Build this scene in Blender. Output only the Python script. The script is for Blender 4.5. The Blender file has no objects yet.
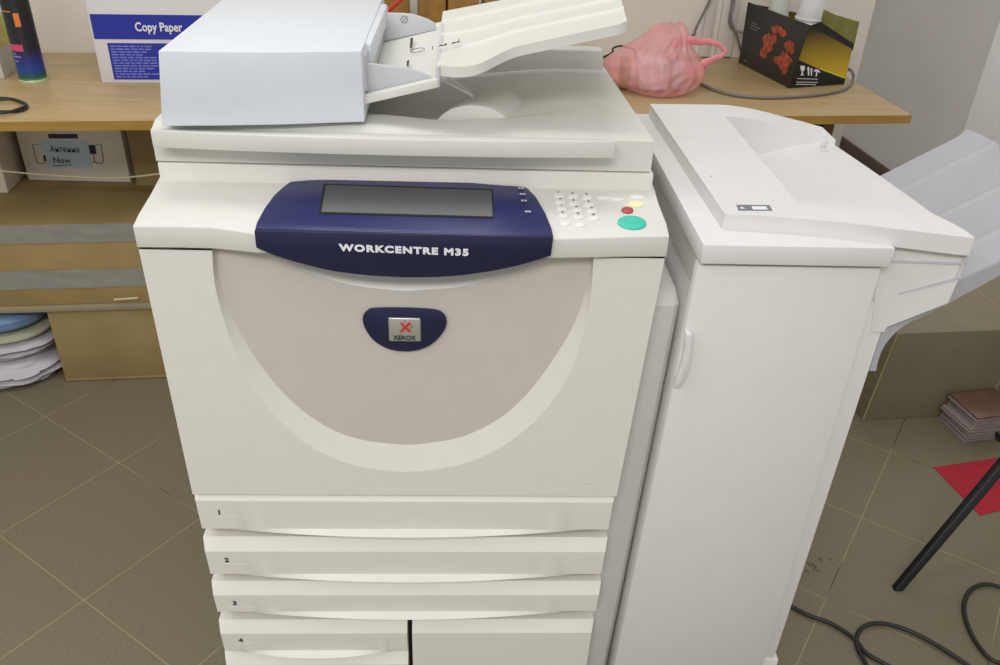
import bpy, bmesh, math, random
from mathutils import Vector, Matrix, noise
random.seed(7)
SC = bpy.context.scene
COL = SC.collection
# ------------------------------------------------------------------ camera
CAM = Vector((0.06732277, -0.93366165, 1.36185555))
ROT = Matrix(((0.99883108, -0.0133758, -0.04644961),
              (-0.03255283, 0.52422357, -0.85095826),
              (0.03573223, 0.85147562, 0.52317538)))
FPX = 847.6994
cam_data = bpy.data.cameras.new('camera')
cam = bpy.data.objects.new('camera', cam_data)
COL.objects.link(cam)
cam.matrix_world = Matrix.Translation(CAM) @ ROT.to_4x4()
cam_data.sensor_width = 36
cam_data.lens = 36 * FPX / 1000
cam_data.clip_start = 0.02
SC.camera = cam

def at(u, v, x=None, y=None, z=None, plane=None):
    """world point where the sight line of a photo pixel meets a real plane"""
    r = ROT @ Vector(((u - 500) / FPX, -(v - 332.5) / FPX, -1))
    if x is not None: t = (x - CAM.x) / r.x
    elif y is not None: t = (y - CAM.y) / r.y
    elif z is not None: t = (z - CAM.z) / r.z
    else:
        p, n = Vector(plane[0]), Vector(plane[1])
        t = (p - CAM).dot(n) / r.dot(n)
    return CAM + r * t

# ------------------------------------------------------------------ materials
def lin(c):
    return tuple(((v / 255) / 12.92 if v / 255 <= .04045 else ((v / 255 + .055) / 1.055) ** 2.4) for v in c) + (1,)

def mat(name, rgb, rough=.5, var=.04, scale=30, metal=0, bump=0, bscale=300, spec=.5, alpha=1, trans=0):
    m = bpy.data.materials.new(name); m.use_nodes = True
    nt = m.node_tree; b = nt.nodes['Principled BSDF']
    b.inputs['Roughness'].default_value = rough
    b.inputs['Metallic'].default_value = metal
    b.inputs['Specular IOR Level'].default_value = spec
    b.inputs['Alpha'].default_value = alpha
    b.inputs['Transmission Weight'].default_value = trans
    tc = nt.nodes.new('ShaderNodeTexCoord')
    nz = nt.nodes.new('ShaderNodeTexNoise'); nz.inputs['Scale'].default_value = scale; nz.inputs['Detail'].default_value = 4
    nt.links.new(tc.outputs['Object'], nz.inputs['Vector'])
    rp = nt.nodes.new('ShaderNodeValToRGB')
    c = lin(rgb)
    rp.color_ramp.elements[0].position = .3; rp.color_ramp.elements[1].position = .7
    rp.color_ramp.elements[0].color = tuple(x * (1 - var) for x in c[:3]) + (1,)
    rp.color_ramp.elements[1].color = tuple(min(1, x * (1 + var)) for x in c[:3]) + (1,)
    nt.links.new(nz.outputs['Fac'], rp.inputs['Fac'])
    nt.links.new(rp.outputs['Color'], b.inputs['Base Color'])
    if bump:
        n2 = nt.nodes.new('ShaderNodeTexNoise'); n2.inputs['Scale'].default_value = bscale
        nt.links.new(tc.outputs['Object'], n2.inputs['Vector'])
        bp = nt.nodes.new('ShaderNodeBump'); bp.inputs['Strength'].default_value = bump; bp.inputs['Distance'].default_value = .002
        nt.links.new(n2.outputs['Fac'], bp.inputs['Height']); nt.links.new(bp.outputs['Normal'], b.inputs['Normal'])
    return m

def nodes_of(m): return m.node_tree, m.node_tree.nodes['Principled BSDF']

def wood_mat(name, c1, c2, rot, rough=.35):
    m = mat(name, c1, rough, spec=.4); nt, b = nodes_of(m)
    tc = nt.nodes.new('ShaderNodeTexCoord'); mp = nt.nodes.new('ShaderNodeMapping')
    mp.inputs['Rotation'].default_value = (0, 0, -rot); mp.inputs['Scale'].default_value = (1.2, 16, 16)
    n = nt.nodes.new('ShaderNodeTexNoise'); n.inputs['Scale'].default_value = 3; n.inputs['Detail'].default_value = 6; n.inputs['Distortion'].default_value = .6
    r = nt.nodes.new('ShaderNodeValToRGB'); r.color_ramp.elements[0].position = .3; r.color_ramp.elements[1].position = .72
    r.color_ramp.elements[0].color = lin(c2); r.color_ramp.elements[1].color = lin(c1)
    nt.links.new(tc.outputs['Object'], mp.inputs['Vector']); nt.links.new(mp.outputs['Vector'], n.inputs['Vector'])
    nt.links.new(n.outputs['Fac'], r.inputs['Fac']); nt.links.new(r.outputs['Color'], b.inputs['Base Color'])
    return m

def gradient_mat(name, stops, z0, z1, rough=.4, axis=2):
    m = mat(name, (128, 128, 128), rough); nt, b = nodes_of(m)
    tc = nt.nodes.new('ShaderNodeTexCoord'); sp = nt.nodes.new('ShaderNodeSeparateXYZ')
    mr = nt.nodes.new('ShaderNodeMapRange'); mr.inputs[1].default_value = z0; mr.inputs[2].default_value = z1
    r = nt.nodes.new('ShaderNodeValToRGB'); cr = r.color_ramp
    while len(cr.elements) < len(stops): cr.elements.new(.5)
    for e, (p, c) in zip(cr.elements, stops): e.position = p; e.color = lin(c)
    nt.links.new(tc.outputs['Object'], sp.inputs[0]); nt.links.new(sp.outputs[axis], mr.inputs[0])
    nt.links.new(mr.outputs[0], r.inputs['Fac']); nt.links.new(r.outputs['Color'], b.inputs['Base Color'])
    return m

def floor_mat():
    m = mat('floor_tile', (128, 118, 92), .38, spec=.35); nt, b = nodes_of(m)
    N, Lk = nt.nodes, nt.links
    def math_(op, a, c=None, v=None):
        n = N.new('ShaderNodeMath'); n.operation = op; Lk.new(a, n.inputs[0])
        if c is not None: Lk.new(c, n.inputs[1])
        elif v is not None: n.inputs[1].default_value = v
        return n.outputs[0]
    tc = N.new('ShaderNodeTexCoord'); mp = N.new('ShaderNodeVectorRotate'); mp.rotation_type = 'Z_AXIS'
    mp.inputs['Angle'].default_value = .626; mp.inputs['Center'].default_value = (-.747, .662, 0)
    Lk.new(tc.outputs['Object'], mp.inputs['Vector'])
    sp = N.new('ShaderNodeSeparateXYZ'); Lk.new(mp.outputs[0], sp.inputs[0])
    masks = []
    for o, off, size in ((0, -.747, .304), (1, .662, .293)):
        a = math_('ADD', sp.outputs[o], v=-off + 50 * size)
        a = math_('DIVIDE', a, v=size); a = math_('FRACT', a)
        a = math_('SUBTRACT', a, v=.5); a = math_('ABSOLUTE', a)
        masks.append(math_('GREATER_THAN', a, v=.5 - .0036))
    mk = math_('MAXIMUM', masks[0], masks[1])
    nz = N.new('ShaderNodeTexNoise'); nz.inputs['Scale'].default_value = 2.2; nz.inputs['Detail'].default_value = 5
    Lk.new(tc.outputs['Object'], nz.inputs['Vector'])
    gr = N.new('ShaderNodeValToRGB'); gr.color_ramp.elements[0].position = .40; gr.color_ramp.elements[1].position = .47
    gr.color_ramp.elements[0].color = lin((70, 62, 48)); gr.color_ramp.elements[1].color = lin((156, 145, 110))
    Lk.new(nz.outputs['Fac'], gr.inputs['Fac'])
    n2 = N.new('ShaderNodeTexNoise'); n2.inputs['Scale'].default_value = 160; n2.inputs['Detail'].default_value = 3
    Lk.new(tc.outputs['Object'], n2.inputs['Vector'])
    tl = N.new('ShaderNodeValToRGB'); tl.color_ramp.elements[0].position = .3; tl.color_ramp.elements[1].position = .7
    tl.color_ramp.elements[0].color = lin((116, 109, 88)); tl.color_ramp.elements[1].color = lin((126, 119, 97))
    Lk.new(n2.outputs['Fac'], tl.inputs['Fac'])
    mx = N.new('ShaderNodeMix'); mx.data_type = 'RGBA'
    Lk.new(mk, mx.inputs[0]); Lk.new(tl.outputs[0], mx.inputs[6]); Lk.new(gr.outputs[0], mx.inputs[7])
    Lk.new(mx.outputs[2], b.inputs['Base Color'])
    return m

M = dict(
    cream=mat('cream_plastic', (226, 223, 216), .45, .012, bump=.05, bscale=900),
    creamtop=mat('pale_plastic', (215, 215, 208), .45, .012, bump=.05, bscale=900),
    adf=mat('cool_white_plastic', (214, 219, 226), .45, .012, bump=.05, bscale=900),
    fin=mat('warm_white_plastic', (221, 218, 216), .45, .012, bump=.05, bscale=900),
    fintop=mat('cover_white_plastic', (221, 220, 219), .45, .012),
    gray=mat('gray_inlay', (201, 196, 190), .5, .02, bump=.08, bscale=1200),
    guide=mat('light_gray_plastic', (196, 197, 202), .5, .02),
    bridge=mat('bridge_gray_plastic', (208, 207, 202), .5, .02),
    blue=mat('navy_plastic', (34, 39, 92), .34, .04),
    navy=mat('dark_navy_plastic', (27, 29, 66), .38, .04),
    screen=gradient_mat('lcd_glass', [(0, (128, 131, 127)), (.55, (98, 102, 101)), (1, (68, 72, 74))], -.32, -.22, .25, 1),
    dark=mat('dark_gap', (30, 30, 30), .8),
    black=mat('black_plastic', (24, 24, 26), .5),
    silver=mat('silver_plate', (196, 196, 192), .3, metal=.6),
    red=mat('red_print', (196, 60, 48), .5),
    whiteprint=mat('white_print', (232, 234, 240), .5),
    grayprint=mat('gray_print', (120, 122, 128), .6),
    darkprint=mat('dark_print', (52, 52, 58), .6),
    green=mat('teal_button', (64, 190, 168), .4),
    redbtn=mat('red_button', (170, 78, 70), .4),
    yellow=mat('pale_yellow_button', (240, 232, 190), .4),
    key=mat('key_white', (226, 226, 222), .5),
    tray=mat('smoky_gray_plastic', (174, 174, 180), .35, .07, scale=8),
    wall=mat('painted_wall', (226, 221, 211), .7, .02, scale=6, bump=.1, bscale=60),
    graywall=mat('gray_wall', (196, 192, 188), .7, .03, scale=6, bump=.15, bscale=60),
    doorwhite=mat('white_door_paint', (242, 242, 242), .5, .015),
    footstrip=mat('dark_foot_strip', (74, 58, 50), .6),
    wood=wood_mat('oak_laminate', (190, 166, 124), (172, 146, 104), .105),
    woodedge=wood_mat('oak_edge', (176, 140, 70), (160, 124, 58), .105, .5),
    woodleg=wood_mat('oak_leg', (128, 98, 62), (104, 78, 48), .105, .5),
    card=mat('cardboard', (150, 128, 84), .8, .12, scale=7),
    card2=mat('golden_cardboard', (160, 137, 88), .8, .12, scale=6),
    ducttape=mat('gray_tape', (150, 146, 138), .42, .06, scale=25, bump=.3, bscale=60),
    whitebox=mat('white_carton', (222, 216, 202), .7, .03),
    note=mat('pale_blue_note', (190, 208, 226), .7, .02),
    shelf=mat('pale_board', (150, 140, 112), .6),
    paperbox=mat('white_paper_box', (222, 220, 222), .5, .015),
    bluebox=mat('blue_print', (36, 48, 160), .45, .03),
    bluetext=mat('pale_blue_print', (120, 130, 206), .5),
    cloth=mat('white_cloth', (196, 192, 198), .8, .06, scale=14),
    bluecloth=mat('blue_plastic', (108, 134, 172), .5, .05),
    creamcloth=mat('pale_green_cloth', (176, 176, 150), .8),
    plinth=mat('beige_tile', (126, 118, 94), .5, .05, scale=14),
    grout=mat('light_grout', (164, 150, 108), .7),
    cdclear=mat('clear_case_plastic', (150, 140, 138), .15, .1, scale=40),
    cdbrown=mat('brown_case_sleeve', (112, 84, 72), .25, .12, scale=30),
    redpaper=mat('red_paper', (170, 24, 46), .7, .04),
    cable=mat('black_cable', (34, 34, 30), .5),
    graycable=mat('gray_cable', (120, 116, 112), .5),
    string=mat('pale_string', (214, 202, 166), .8),
    cup=mat('white_foam', (232, 230, 232), .5, .02),
    cup2=mat('pale_green_foam', (204, 208, 198), .5, .02),
    blackbox=mat('black_printed_card', (34, 33, 32), .35, .15, scale=20),
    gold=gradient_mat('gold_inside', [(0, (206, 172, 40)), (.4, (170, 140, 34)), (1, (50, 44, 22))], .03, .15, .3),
    yellowedge=mat('yellow_edge', (206, 206, 50), .5),
    orange=mat('orange_print', (160, 72, 46), .5, .6, scale=70),
    greenold=mat('olive_print', (128, 128, 60), .5, .2),
    amber=mat('amber_pack', (150, 112, 56), .3, .22, scale=45),
    amberdk=mat('dark_amber', (74, 46, 26), .5),
    redrod=mat('red_rod', (196, 48, 40), .5),
    can=gradient_mat('can_print', [(0, (120, 170, 110)), (.07, (30, 84, 62)), (.16, (24, 60, 140)), (.3, (40, 40, 110)), (.42, (28, 26, 34)), (1, (26, 24, 26))], .002, .19, .35),
    pink=mat('pink_print', (214, 74, 120), .5),
    cansilver=mat('can_rim', (196, 206, 160), .35, metal=.3),
    orangelabel=mat('orange_label', (226, 132, 60), .5),
    lime=mat('lime_print', (208, 206, 110), .5, .1),
    conduit=mat('white_conduit', (216, 212, 206), .5, .02),
    scuff=mat('floor_scuff', (84, 74, 60), .7),
)
# grey carton edge / bag
def bag_mat():
    m = mat('pink_film', (243, 168, 170), .3, .12, scale=18, spec=.6); nt, b = nodes_of(m)
    b.inputs['Alpha'].default_value = .5
    return m
M['bag'] = bag_mat()
M['bagdark'] = mat('pink_film_thick', (234, 146, 150), .35, .1, scale=22)

# ------------------------------------------------------------------ mesh helpers
ORG = {}
def root(name, label, cat, loc, group=None):
    o = bpy.data.objects.new(name, None); COL.objects.link(o)
    o.location = loc; o.empty_display_size = .02
    o['label'] = label; o['category'] = cat
    if group: o['group'] = group
    ORG[o] = Vector(loc)
    return o

def obj(name, bm, m, parent=None, bevel=0, seg=2, label=None, cat=None, group=None, kind=None, angle=40, smooth=True, loc=None):
    bmesh.ops.remove_doubles(bm, verts=bm.verts[:], dist=1e-6)
    bmesh.ops.recalc_face_normals(bm, faces=bm.faces[:])
    if bevel:
        es = [e for e in bm.edges if len(e.link_faces) == 2 and e.calc_face_angle(0) > math.radians(35)]
        bmesh.ops.bevel(bm, geom=es, offset=bevel, segments=seg, profile=.5, affect='EDGES', clamp_overlap=True)
    org = ORG[parent] if parent is not None else Vector(loc) if loc is not None else Vector((0, 0, 0))
    if org.length: bmesh.ops.translate(bm, verts=bm.verts[:], vec=-org)
    me = bpy.data.meshes.new(name); bm.to_mesh(me); bm.free()
    me.materials.append(m)
    if smooth:
        me.shade_smooth(); me.set_sharp_from_angle(angle=math.radians(angle))
    o = bpy.data.objects.new(name, me); COL.objects.link(o)
    if parent is not None:
        o.parent = parent; ORG[o] = org
    else:
        o.location = org; ORG[o] = org
    if label: o['label'] = label
    if cat: o['category'] = cat
    if group: o['group'] = group
    if kind: o['kind'] = kind
    return o

def imprint(o, bm, m):
    """print a flat pattern into an existing part's own mesh"""
    bmesh.ops.recalc_face_normals(bm, faces=bm.faces[:])
    if ORG[o].length: bmesh.ops.translate(bm, verts=bm.verts[:], vec=-ORG[o])
    me = o.data
    if m.name not in me.materials: me.materials.append(m)
    k = me.materials.find(m.name)
    full = bmesh.new(); full.from_mesh(me)
    mp = {v: full.verts.new(v.co) for v in bm.verts}
    for f in bm.faces:
        g = full.faces.new([mp[v] for v in f.verts]); g.material_index = k; g.smooth = False
    full.to_mesh(me); full.free(); bm.free()

def BM(): return bmesh.new()

def loft(bm, loops, caps=True, closed=True):
    vs = [[bm.verts.new(p) for p in l] for l in loops]
    n = len(loops[0])
    for a, b in zip(vs, vs[1:]):
        for i in range(n if closed else n - 1):
            j = (i + 1) % n
            bm.faces.new((a[i], a[j], b[j], b[i]))
    if caps and closed:
        bm.faces.new(vs[0]); bm.faces.new(vs[-1])
    return bm

def prism(bm, poly, vec):
    poly = [Vector(p) for p in poly]
    vec = Vector(vec)
    return loft(bm, [poly, [p + vec for p in poly]])

def slab(bm, plan, z0, z1):
    return loft(bm, [[(p[0], p[1], z0) for p in plan], [(p[0], p[1], z1) for p in plan]])

def box(bm, x0, x1, y0, y1, z0, z1):
    return slab(bm, [(x0, y0), (x1, y0), (x1, y1), (x0, y1)], z0, z1)

def catmull(pts, n=8, closed=False):
    pts = [Vector(p) for p in pts]; out = []
    m = len(pts)
    rng = range(m if closed else m - 1)
    for i in rng:
        g = (lambda k: pts[k % m]) if closed else (lambda k: pts[max(0, min(m - 1, k))])
        p0, p1, p2, p3 = g(i - 1), g(i), g(i + 1), g(i + 2)
        for k in range(n):
            t = k / n
            out.append(.5 * ((2 * p1) + (p2 - p0) * t + (2 * p0 - 5 * p1 + 4 * p2 - p3) * t * t + (3 * p1 - p0 - 3 * p2 + p3) * t ** 3))
    if not closed: out.append(pts[-1])
    return out

def tube(bm, pts, r, seg=10, n=8, smooth=True):
    P = catmull(pts, n) if smooth else [Vector(p) for p in pts]
    loops = []; up = Vector((0, 0, 1)); prev = None
    for i, p in enumerate(P):
        d = (P[min(i + 1, len(P) - 1)] - P[max(i - 1, 0)]).normalized()
        if prev is None:
            a = d.cross(up)
            if a.length < .05: a = d.cross(Vector((1, 0, 0)))
        else: a = prev - d * prev.dot(d)
        a.normalize(); prev = a; b = d.cross(a)
        loops.append([p + (a * math.cos(2 * math.pi * k / seg) + b * math.sin(2 * math.pi * k / seg)) * r for k in range(seg)])
    return loft(bm, loops)

def lathe(bm, prof, c, seg=32, axis=None):
    c = Vector(c); loops = []
    ax = Vector(axis).normalized() if axis else Vector((0, 0, 1))
    q = Vector((0, 0, 1)).rotation_difference(ax)
    for r, z in prof:
        loops.append([c + q @ Vector((r * math.cos(2 * math.pi * k / seg), r * math.sin(2 * math.pi * k / seg), z)) for k in range(seg)])
    return loft(bm, loops)

def text_bm(bm, s, size, origin, xd, yd, bold=.0, sx=1, align='LEFT', depth=.0004, space=1.0):
    cu = bpy.data.curves.new('lettering', 'FONT'); cu.body = s; cu.size = size; cu.offset = bold
    cu.align_x = align; cu.space_character = space; cu.extrude = depth; cu.resolution_u = 3
    o = bpy.data.objects.new('lettering', cu); COL.objects.link(o)
    bpy.context.view_layer.update()
    me = bpy.data.meshes.new_from_object(o.evaluated_get(bpy.context.evaluated_depsgraph_get()))
    bpy.data.objects.remove(o)
    xd = Vector(xd).normalized(); yd = Vector(yd).normalized(); zd = xd.cross(yd).normalized(); origin = Vector(origin)
    tmp = bmesh.new(); tmp.from_mesh(me); mp = {}
    for v in tmp.verts: mp[v.index] = bm.verts.new(origin + xd * v.co.x * sx + yd * v.co.y + zd * v.co.z)
    for f in tmp.faces:
        try: bm.faces.new([mp[v.index] for v in f.verts])
        except ValueError: pass
    tmp.free(); bpy.data.meshes.remove(me)
    return bm

def grid(bm, rows):
    vs = [[bm.verts.new(p) for p in r] for r in rows]
    for a, b in zip(vs, vs[1:]):
        for i in range(len(a) - 1): bm.faces.new((a[i], a[i + 1], b[i + 1], b[i]))
    return vs

def solid_grid(bm, rows, zb, zrest=None):
    """height field with a skirt down to zb (first row) or zrest (other sides)"""
    vs = grid(bm, rows)
    per = list(vs[0]) + [r[-1] for r in vs[1:]] + list(reversed(vs[-1][:-1])) + [r[0] for r in reversed(vs[1:-1])]
    n0 = len(vs[0])
    lo = [bm.verts.new((v.co.x, v.co.y, zb if zrest is None or k < n0 else zrest)) for k, v in enumerate(per)]
    n = len(per)
    for i in range(n):
        j = (i + 1) % n
        bm.faces.new((per[i], per[j], lo[j], lo[i]))
    if zrest is None: bm.faces.new(lo)
    return bm

def sst(t):
    t = max(0, min(1, t)); return t * t * (3 - 2 * t)

# ================================================================== SETTING
TH = math.atan(.09)
E1 = Vector((math.cos(TH), math.sin(TH), 0)); E2 = Vector((-math.sin(TH), math.cos(TH), 0))
def rp(o, a, b, z=0):
    """point a along and b behind o in the room's own (slightly turned) frame"""
    p = Vector((o[0], o[1], 0)) + E1 * a + E2 * b
    return Vector((p.x, p.y, z))

bm = BM(); box(bm, -3.2, 4.2, -3.0, 5.0, -.05, 0)
FLOOR = obj('floor', bm, floor_mat(), kind='structure', smooth=False)
W0 = (-1.208, 1.499)
wend = at(877, 0, y=1.72).x
la = (wend - W0[0]) / E1.x
bm = BM(); slab(bm, [rp(W0, -1.8, 0)[:2], rp(W0, la, 0)[:2], rp(W0, la, .12)[:2], rp(W0, -1.8, .12)[:2]], 0, 2.7)
obj('wall_back', bm, M['wall'], kind='structure', smooth=False)
# side wall beyond the end of the back wall
s0 = (1.905, 2.68)
bm = BM(); slab(bm, [rp(s0, 0, -.55)[:2], rp(s0, .1, -.55)[:2], rp(s0, .1, 2.2)[:2], rp(s0, 0, 2.2)[:2]], 0, 2.7)
slab(bm, [rp(s0, 0.05, -2.8)[:2], rp(s0, .1, -2.8)[:2], rp(s0, .1, -.55)[:2], rp(s0, .05, -.55)[:2]], 0, 2.7)
obj('wall_right', bm, M['graywall'], kind='structure', smooth=False)
bm = BM(); slab(bm, [rp(s0, -.015, -.55)[:2], rp(s0, 0, -.55)[:2], rp(s0, 0, 2.2)[:2], rp(s0, -.015, 2.2)[:2]], 0, .1)
obj('foot_strip_right', bm, M['footstrip'], kind='structure', bevel=.003)  # low dark strip along the foot of the side wall
bm = BM(); slab(bm, [rp(s0, -.012, -1.45)[:2], rp(s0, .05, -1.45)[:2], rp(s0, .05, -.562)[:2], rp(s0, -.012, -.562)[:2]], 0.004, 2.05)
obj('door_1', bm, M['doorwhite'], kind='structure', bevel=.004)
bm = BM(); slab(bm, [rp(s0, -2.2, 2.2)[:2], rp(s0, .1, 2.2)[:2], rp(s0, .1, 2.3)[:2], rp(s0, -2.2, 2.3)[:2]], 0, 2.7)
obj('wall_rear', bm, M['graywall'], kind='structure', smooth=False)

# ================================================================== PHOTOCOPIER
PC = root('photocopier', 'large white office photocopier with navy control screen and paper drawers, in the middle', 'photocopier', (0, .3, 0))
bm = BM(); box(bm, -.300, .285, .055, .57, .03, .905)
obj('cabinet_body', bm, M['bridge'], PC, bevel=.004)
bm = BM(); box(bm, -.27, .26, .10, .54, 0, .03)
obj('base_plinth', bm, M['dark'], PC)

# --- front door with its scooped border and gray inlay
DI = .012
TL, TR = Vector((-.3205, 0, .8985)), Vector((.3185, 0, .8985))
BL, BR = at(192.5, 494, y=0), at(616.5, 497, y=0); BL.z = BR.z = .5065
uin = [(213, 247), (217, 275), (229.5, 309), (248, 346), (272, 380), (300.5, 409), (333, 430), (365.5, 440.5), (400, 444.5), (412, 444.5), (424, 443.5), (461, 437), (497, 420), (526, 395), (550, 364), (570.5, 331), (585, 295), (593, 257)]
uout = [(212, 247.5), (214.5, 282), (223, 317), (235, 352), (256, 391), (284, 425), (317, 450), (355, 465.5), (396, 471.5), (412, 471.5), (428, 470.5), (466, 463), (501, 447), (533, 423), (558, 393), (577, 355), (589, 312), (593.5, 258)]
UI = catmull([at(u, v, y=DI) for u, v in uin], 8); UO = catmull([at(u, v, y=0) for u, v in uout], 8)
for L in (UI, UO):
    L[0].z = .8985; L[-1].z = .8985
bm = BM()
vo = [bm.verts.new(p) for p in UO]; vi = [bm.verts.new(p) for p in UI]
c = [bm.verts.new(p) for p in (TL, TR, BR, BL)]
k = len(vo)
# door face in two fans plus the scoop strip
h = k // 2
bm.faces.new([c[0]] + vo[:h + 1] + [c[3]])
bm.faces.new([c[3]] + [vo[h]] + [c[2]])
bm.faces.new([c[2]] + vo[h:] + [c[1]])
for i in range(k - 1): bm.faces.new((vo[i], vi[i], vi[i + 1], vo[i + 1]))
D = .045
b4 = [bm.verts.new(p + Vector((0, D, 0))) for p in (TL, TR, BR, BL)]
bm.faces.new((c[0], c[3], b4[3], b4[0])); bm.faces.new((c[3], c[2], b4[2], b4[3])); bm.faces.new((c[2], c[1], b4[1], b4[2]))
bm.faces.new(b4)
DOOR = obj('front_door', bm, M['cream'], PC, angle=9)
# inlay with arched top
arc_in = [(256, 249.5), (280, 259), (313, 274), (353, 285), (400, 290.5), (424, 289.5), (457, 287), (493, 278.5), (526, 267), (551, 257)]
AI = catmull([at(u, v, y=DI) for u, v in arc_in], 4)
AI[0].z = AI[-1].z = .8985
bm = BM(); prism(bm, UI + list(reversed(AI)), (0, .006, 0))
INL = obj('door_inlay', bm, M['gray'], DOOR, smooth=False)
# pale sloping arc between inlay and console
bm = BM(); loft(bm, [AI, [Vector((p.x, DI + .022, min(.8985, p.z + .03))) for p in AI]], caps=False, closed=False)
bm2 = [bm.verts.new((p.x, DI + .022, .8985)) for p in AI]
bm.verts.ensure_lookup_table()
nA = len(AI)
for i in range(nA - 1):
    try: bm.faces.new((bm.verts[nA + i], bm.verts[nA + i + 1], bm2[i + 1], bm2[i]))
    except ValueError: pass
obj('door_top_scoop', bm, M['creamtop'], DOOR)
# badge
bp = [(362.6, 322.5), (363.3, 316), (367, 311.6), (374, 309.3), (404, 309), (434, 310.7), (443.7, 315), (446.7, 322.5), (443.7, 332), (434, 343), (422, 349.5), (406.5, 352), (390, 350), (376, 343), (367, 333)]
BP = catmull([at(u, v, y=DI - .006) for u, v in bp], 4, True)
bm = BM(); prism(bm, BP, (0, .006, 0))
BADGE = obj('badge', bm, M['navy'], PC, bevel=.002)
q = [at(u, v, y=DI - .008) for u, v in ((388, 318), (420.6, 318.6), (421, 342), (389, 341.6))]
bm = BM(); prism(bm, q, (0, .004, 0))
EMB = obj('emblem_plate', bm, M['silver'], BADGE, bevel=.0025, seg=3)
XD, ZD = Vector((1, 0, 0)), Vector((0, 0, 1))
o_ = at(404.5, 340, y=DI - .0085)
bm = BM(); text_bm(bm, 'XEROX', .0095, o_, XD, ZD, .0002, .9, 'CENTER')
imprint(EMB, bm, M['darkprint'])
o_ = at(405.5, 331.5, y=DI - .0085)
bm = BM(); text_bm(bm, 'X', .0175, o_, XD, ZD, .0007, 1, 'CENTER')
for (du, dv) in ((-1, 0), (3, 1.5), (5, 3.5), (2, 5), (5.5, 6), (-3, 6.5), (3.6, 8.4), (-4.4, 8.8)):
    p = at(406 + du, 321.5 + dv, y=DI - .0087); s = .0009
    box(bm, p.x - s, p.x + s, p.y - .0002, p.y + .0004, p.z - s, p.z + s)
imprint(EMB, bm, M['red'])
# small mark low on the door
p = at(589, 484, y=-.0006)
bm = BM(); box(bm, p.x - .004, p.x + .004, -.0006, .0004, p.z - .0012, p.z + .0012)
imprint(DOOR, bm, M['bridge'])

# --- drawers
def drawer(name, x0, x1, zt, zb, num=None, numpx=None, lip=True, drop=.016, ends=(1, 1)):
    zf = zt - drop
    prof = [(.055, zt), (.014, zt), (.001, zf), (0, zf - .002), (0, zb), (.008, zb - .004), (.016, zb - .014), (.055, zb - .014)]
    n = 48; loops = []
    for i in range(n + 1):
        t = i / n; x = x0 + (x1 - x0) * t
        s = math.sin(math.pi * t) ** .9 if lip else 0
        loop = []
        for j, (y, z) in enumerate(prof):
            yy, zz = y, z; ext = (.0055, .0055, .002, .0015, 0, 0, 0, 0)[j]; xx = x - ext * ((1 - 2 * t) * ends[0] if t < .5 else (1 - 2 * t) * ends[1])
            if j == 5: yy -= .019 * s; zz -= .003 * s
            if j == 6: zz += .004 * s; yy -= .016 * s
            loop.append((xx, yy, zz))
        loops.append(loop)
    bm = BM(); loft(bm, loops)
    d = obj(name, bm, M['cream'], PC, angle=14)
    if num:
        p = at(numpx[0], numpx[1], y=-.0006)
        bm = BM(); text_bm(bm, num, .0125, p, XD, ZD, .0003, 1.1, 'CENTER')
        obj('number', bm, M['darkprint'], d, smooth=False, label='small printed number ' + num)
        bm = BM(); box(bm, p.x - .012, p.x + .033, -.0005, .0004, p.z - .0065, p.z - .0055)
        obj('label_line', bm, M['creamtop'], d, smooth=False)
    return d
XR = .297
drawer('paper_drawer', -.3125, .2955, .5055, .439, '1', (219.5, 514.5), drop=.010)
drawer('paper_drawer', -.3135, .294, .409, .343, '2', (227, 562))
drawer('paper_drawer', -.3145, .2935, .3125, .257, '3', (235, 605))
xm0, xm1 = at(407.3, 640, y=0).x, at(412.3, 640, y=0).x
drawer('paper_drawer', -.3155, xm0, .2215, .162, '4', (241, 642), ends=(1, 0))
drawer('paper_drawer', -.3165, xm0, .1425, .05, None, ends=(1, 0))
drawer('tandem_drawer', xm1, .290, .2215, .05, None, lip=False, ends=(0, 1))
bm = BM(); box(bm, xm0 - .001, xm1 + .001, .03, .056, .05, .2215); obj('drawer_gap_shade', bm, M['dark'], PC)  # dark strip standing in for the shade in the gap between drawers

# --- console deck
def deckz(y): return .9305 + .25 * (y + .004)
plan = [(-.3205, -.004), (-.27, -.003), (-.23, -.0035), (-.205, -.008), (-.178, -.013), (0, -.016), (.178, -.013), (.222, -.010), (.27, -.006), (.319, -.004), (.3195, .02), (.316, .06), (.315, .10), (-.314, .10), (-.316, .06), (-.320, .02)]
bm = BM(); loft(bm, [[(x, y, .9025) for x, y in plan], [(x, y, deckz(y)) for x, y in plan]])
DECK = obj('console_deck', bm, M['creamtop'], PC, bevel=.0015)
PN = ((0, -.02, .9355), (0, -.22, 1))
top = [(255, 227.5), (256.5, 222), (264, 208), (274, 194.5), (284, 185.5), (290, 181.2), (310, 179.4), (351, 178), (392, 178), (452, 180), (488, 183.6), (520, 185.8), (527, 187), (536, 196), (545.6, 212.5), (551.6, 227), (553.5, 235.3), (480, 234), (400, 231.8), (320, 229.5)]
TP = [at(u, v, plane=PN) for u, v in top]
bm = BM(); prism(bm, TP, (0, .0, -.012))
HOUS = obj('display_housing', bm, M['blue'], PC, bevel=.002)
ftop = [TP[16], TP[17], TP[18], TP[19], TP[0]]
yF = min(p.y for p in ftop)
fb = [(256, 248), (282, 258.2), (320, 268.6), (344, 273), (380, 276.6), (416, 277.8), (452, 276.6), (488, 272), (519, 265.6), (551, 256)]
FB = catmull([at(u, v, y=-.0205) for u, v in fb], 3)
FT = [Vector((p.x, -.0205, p.z - .0015)) for p in (TP[16], TP[17], TP[18], TP[19], TP[0])]
bm = BM(); prism(bm, FB + FT, (0, .026, 0))
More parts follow.
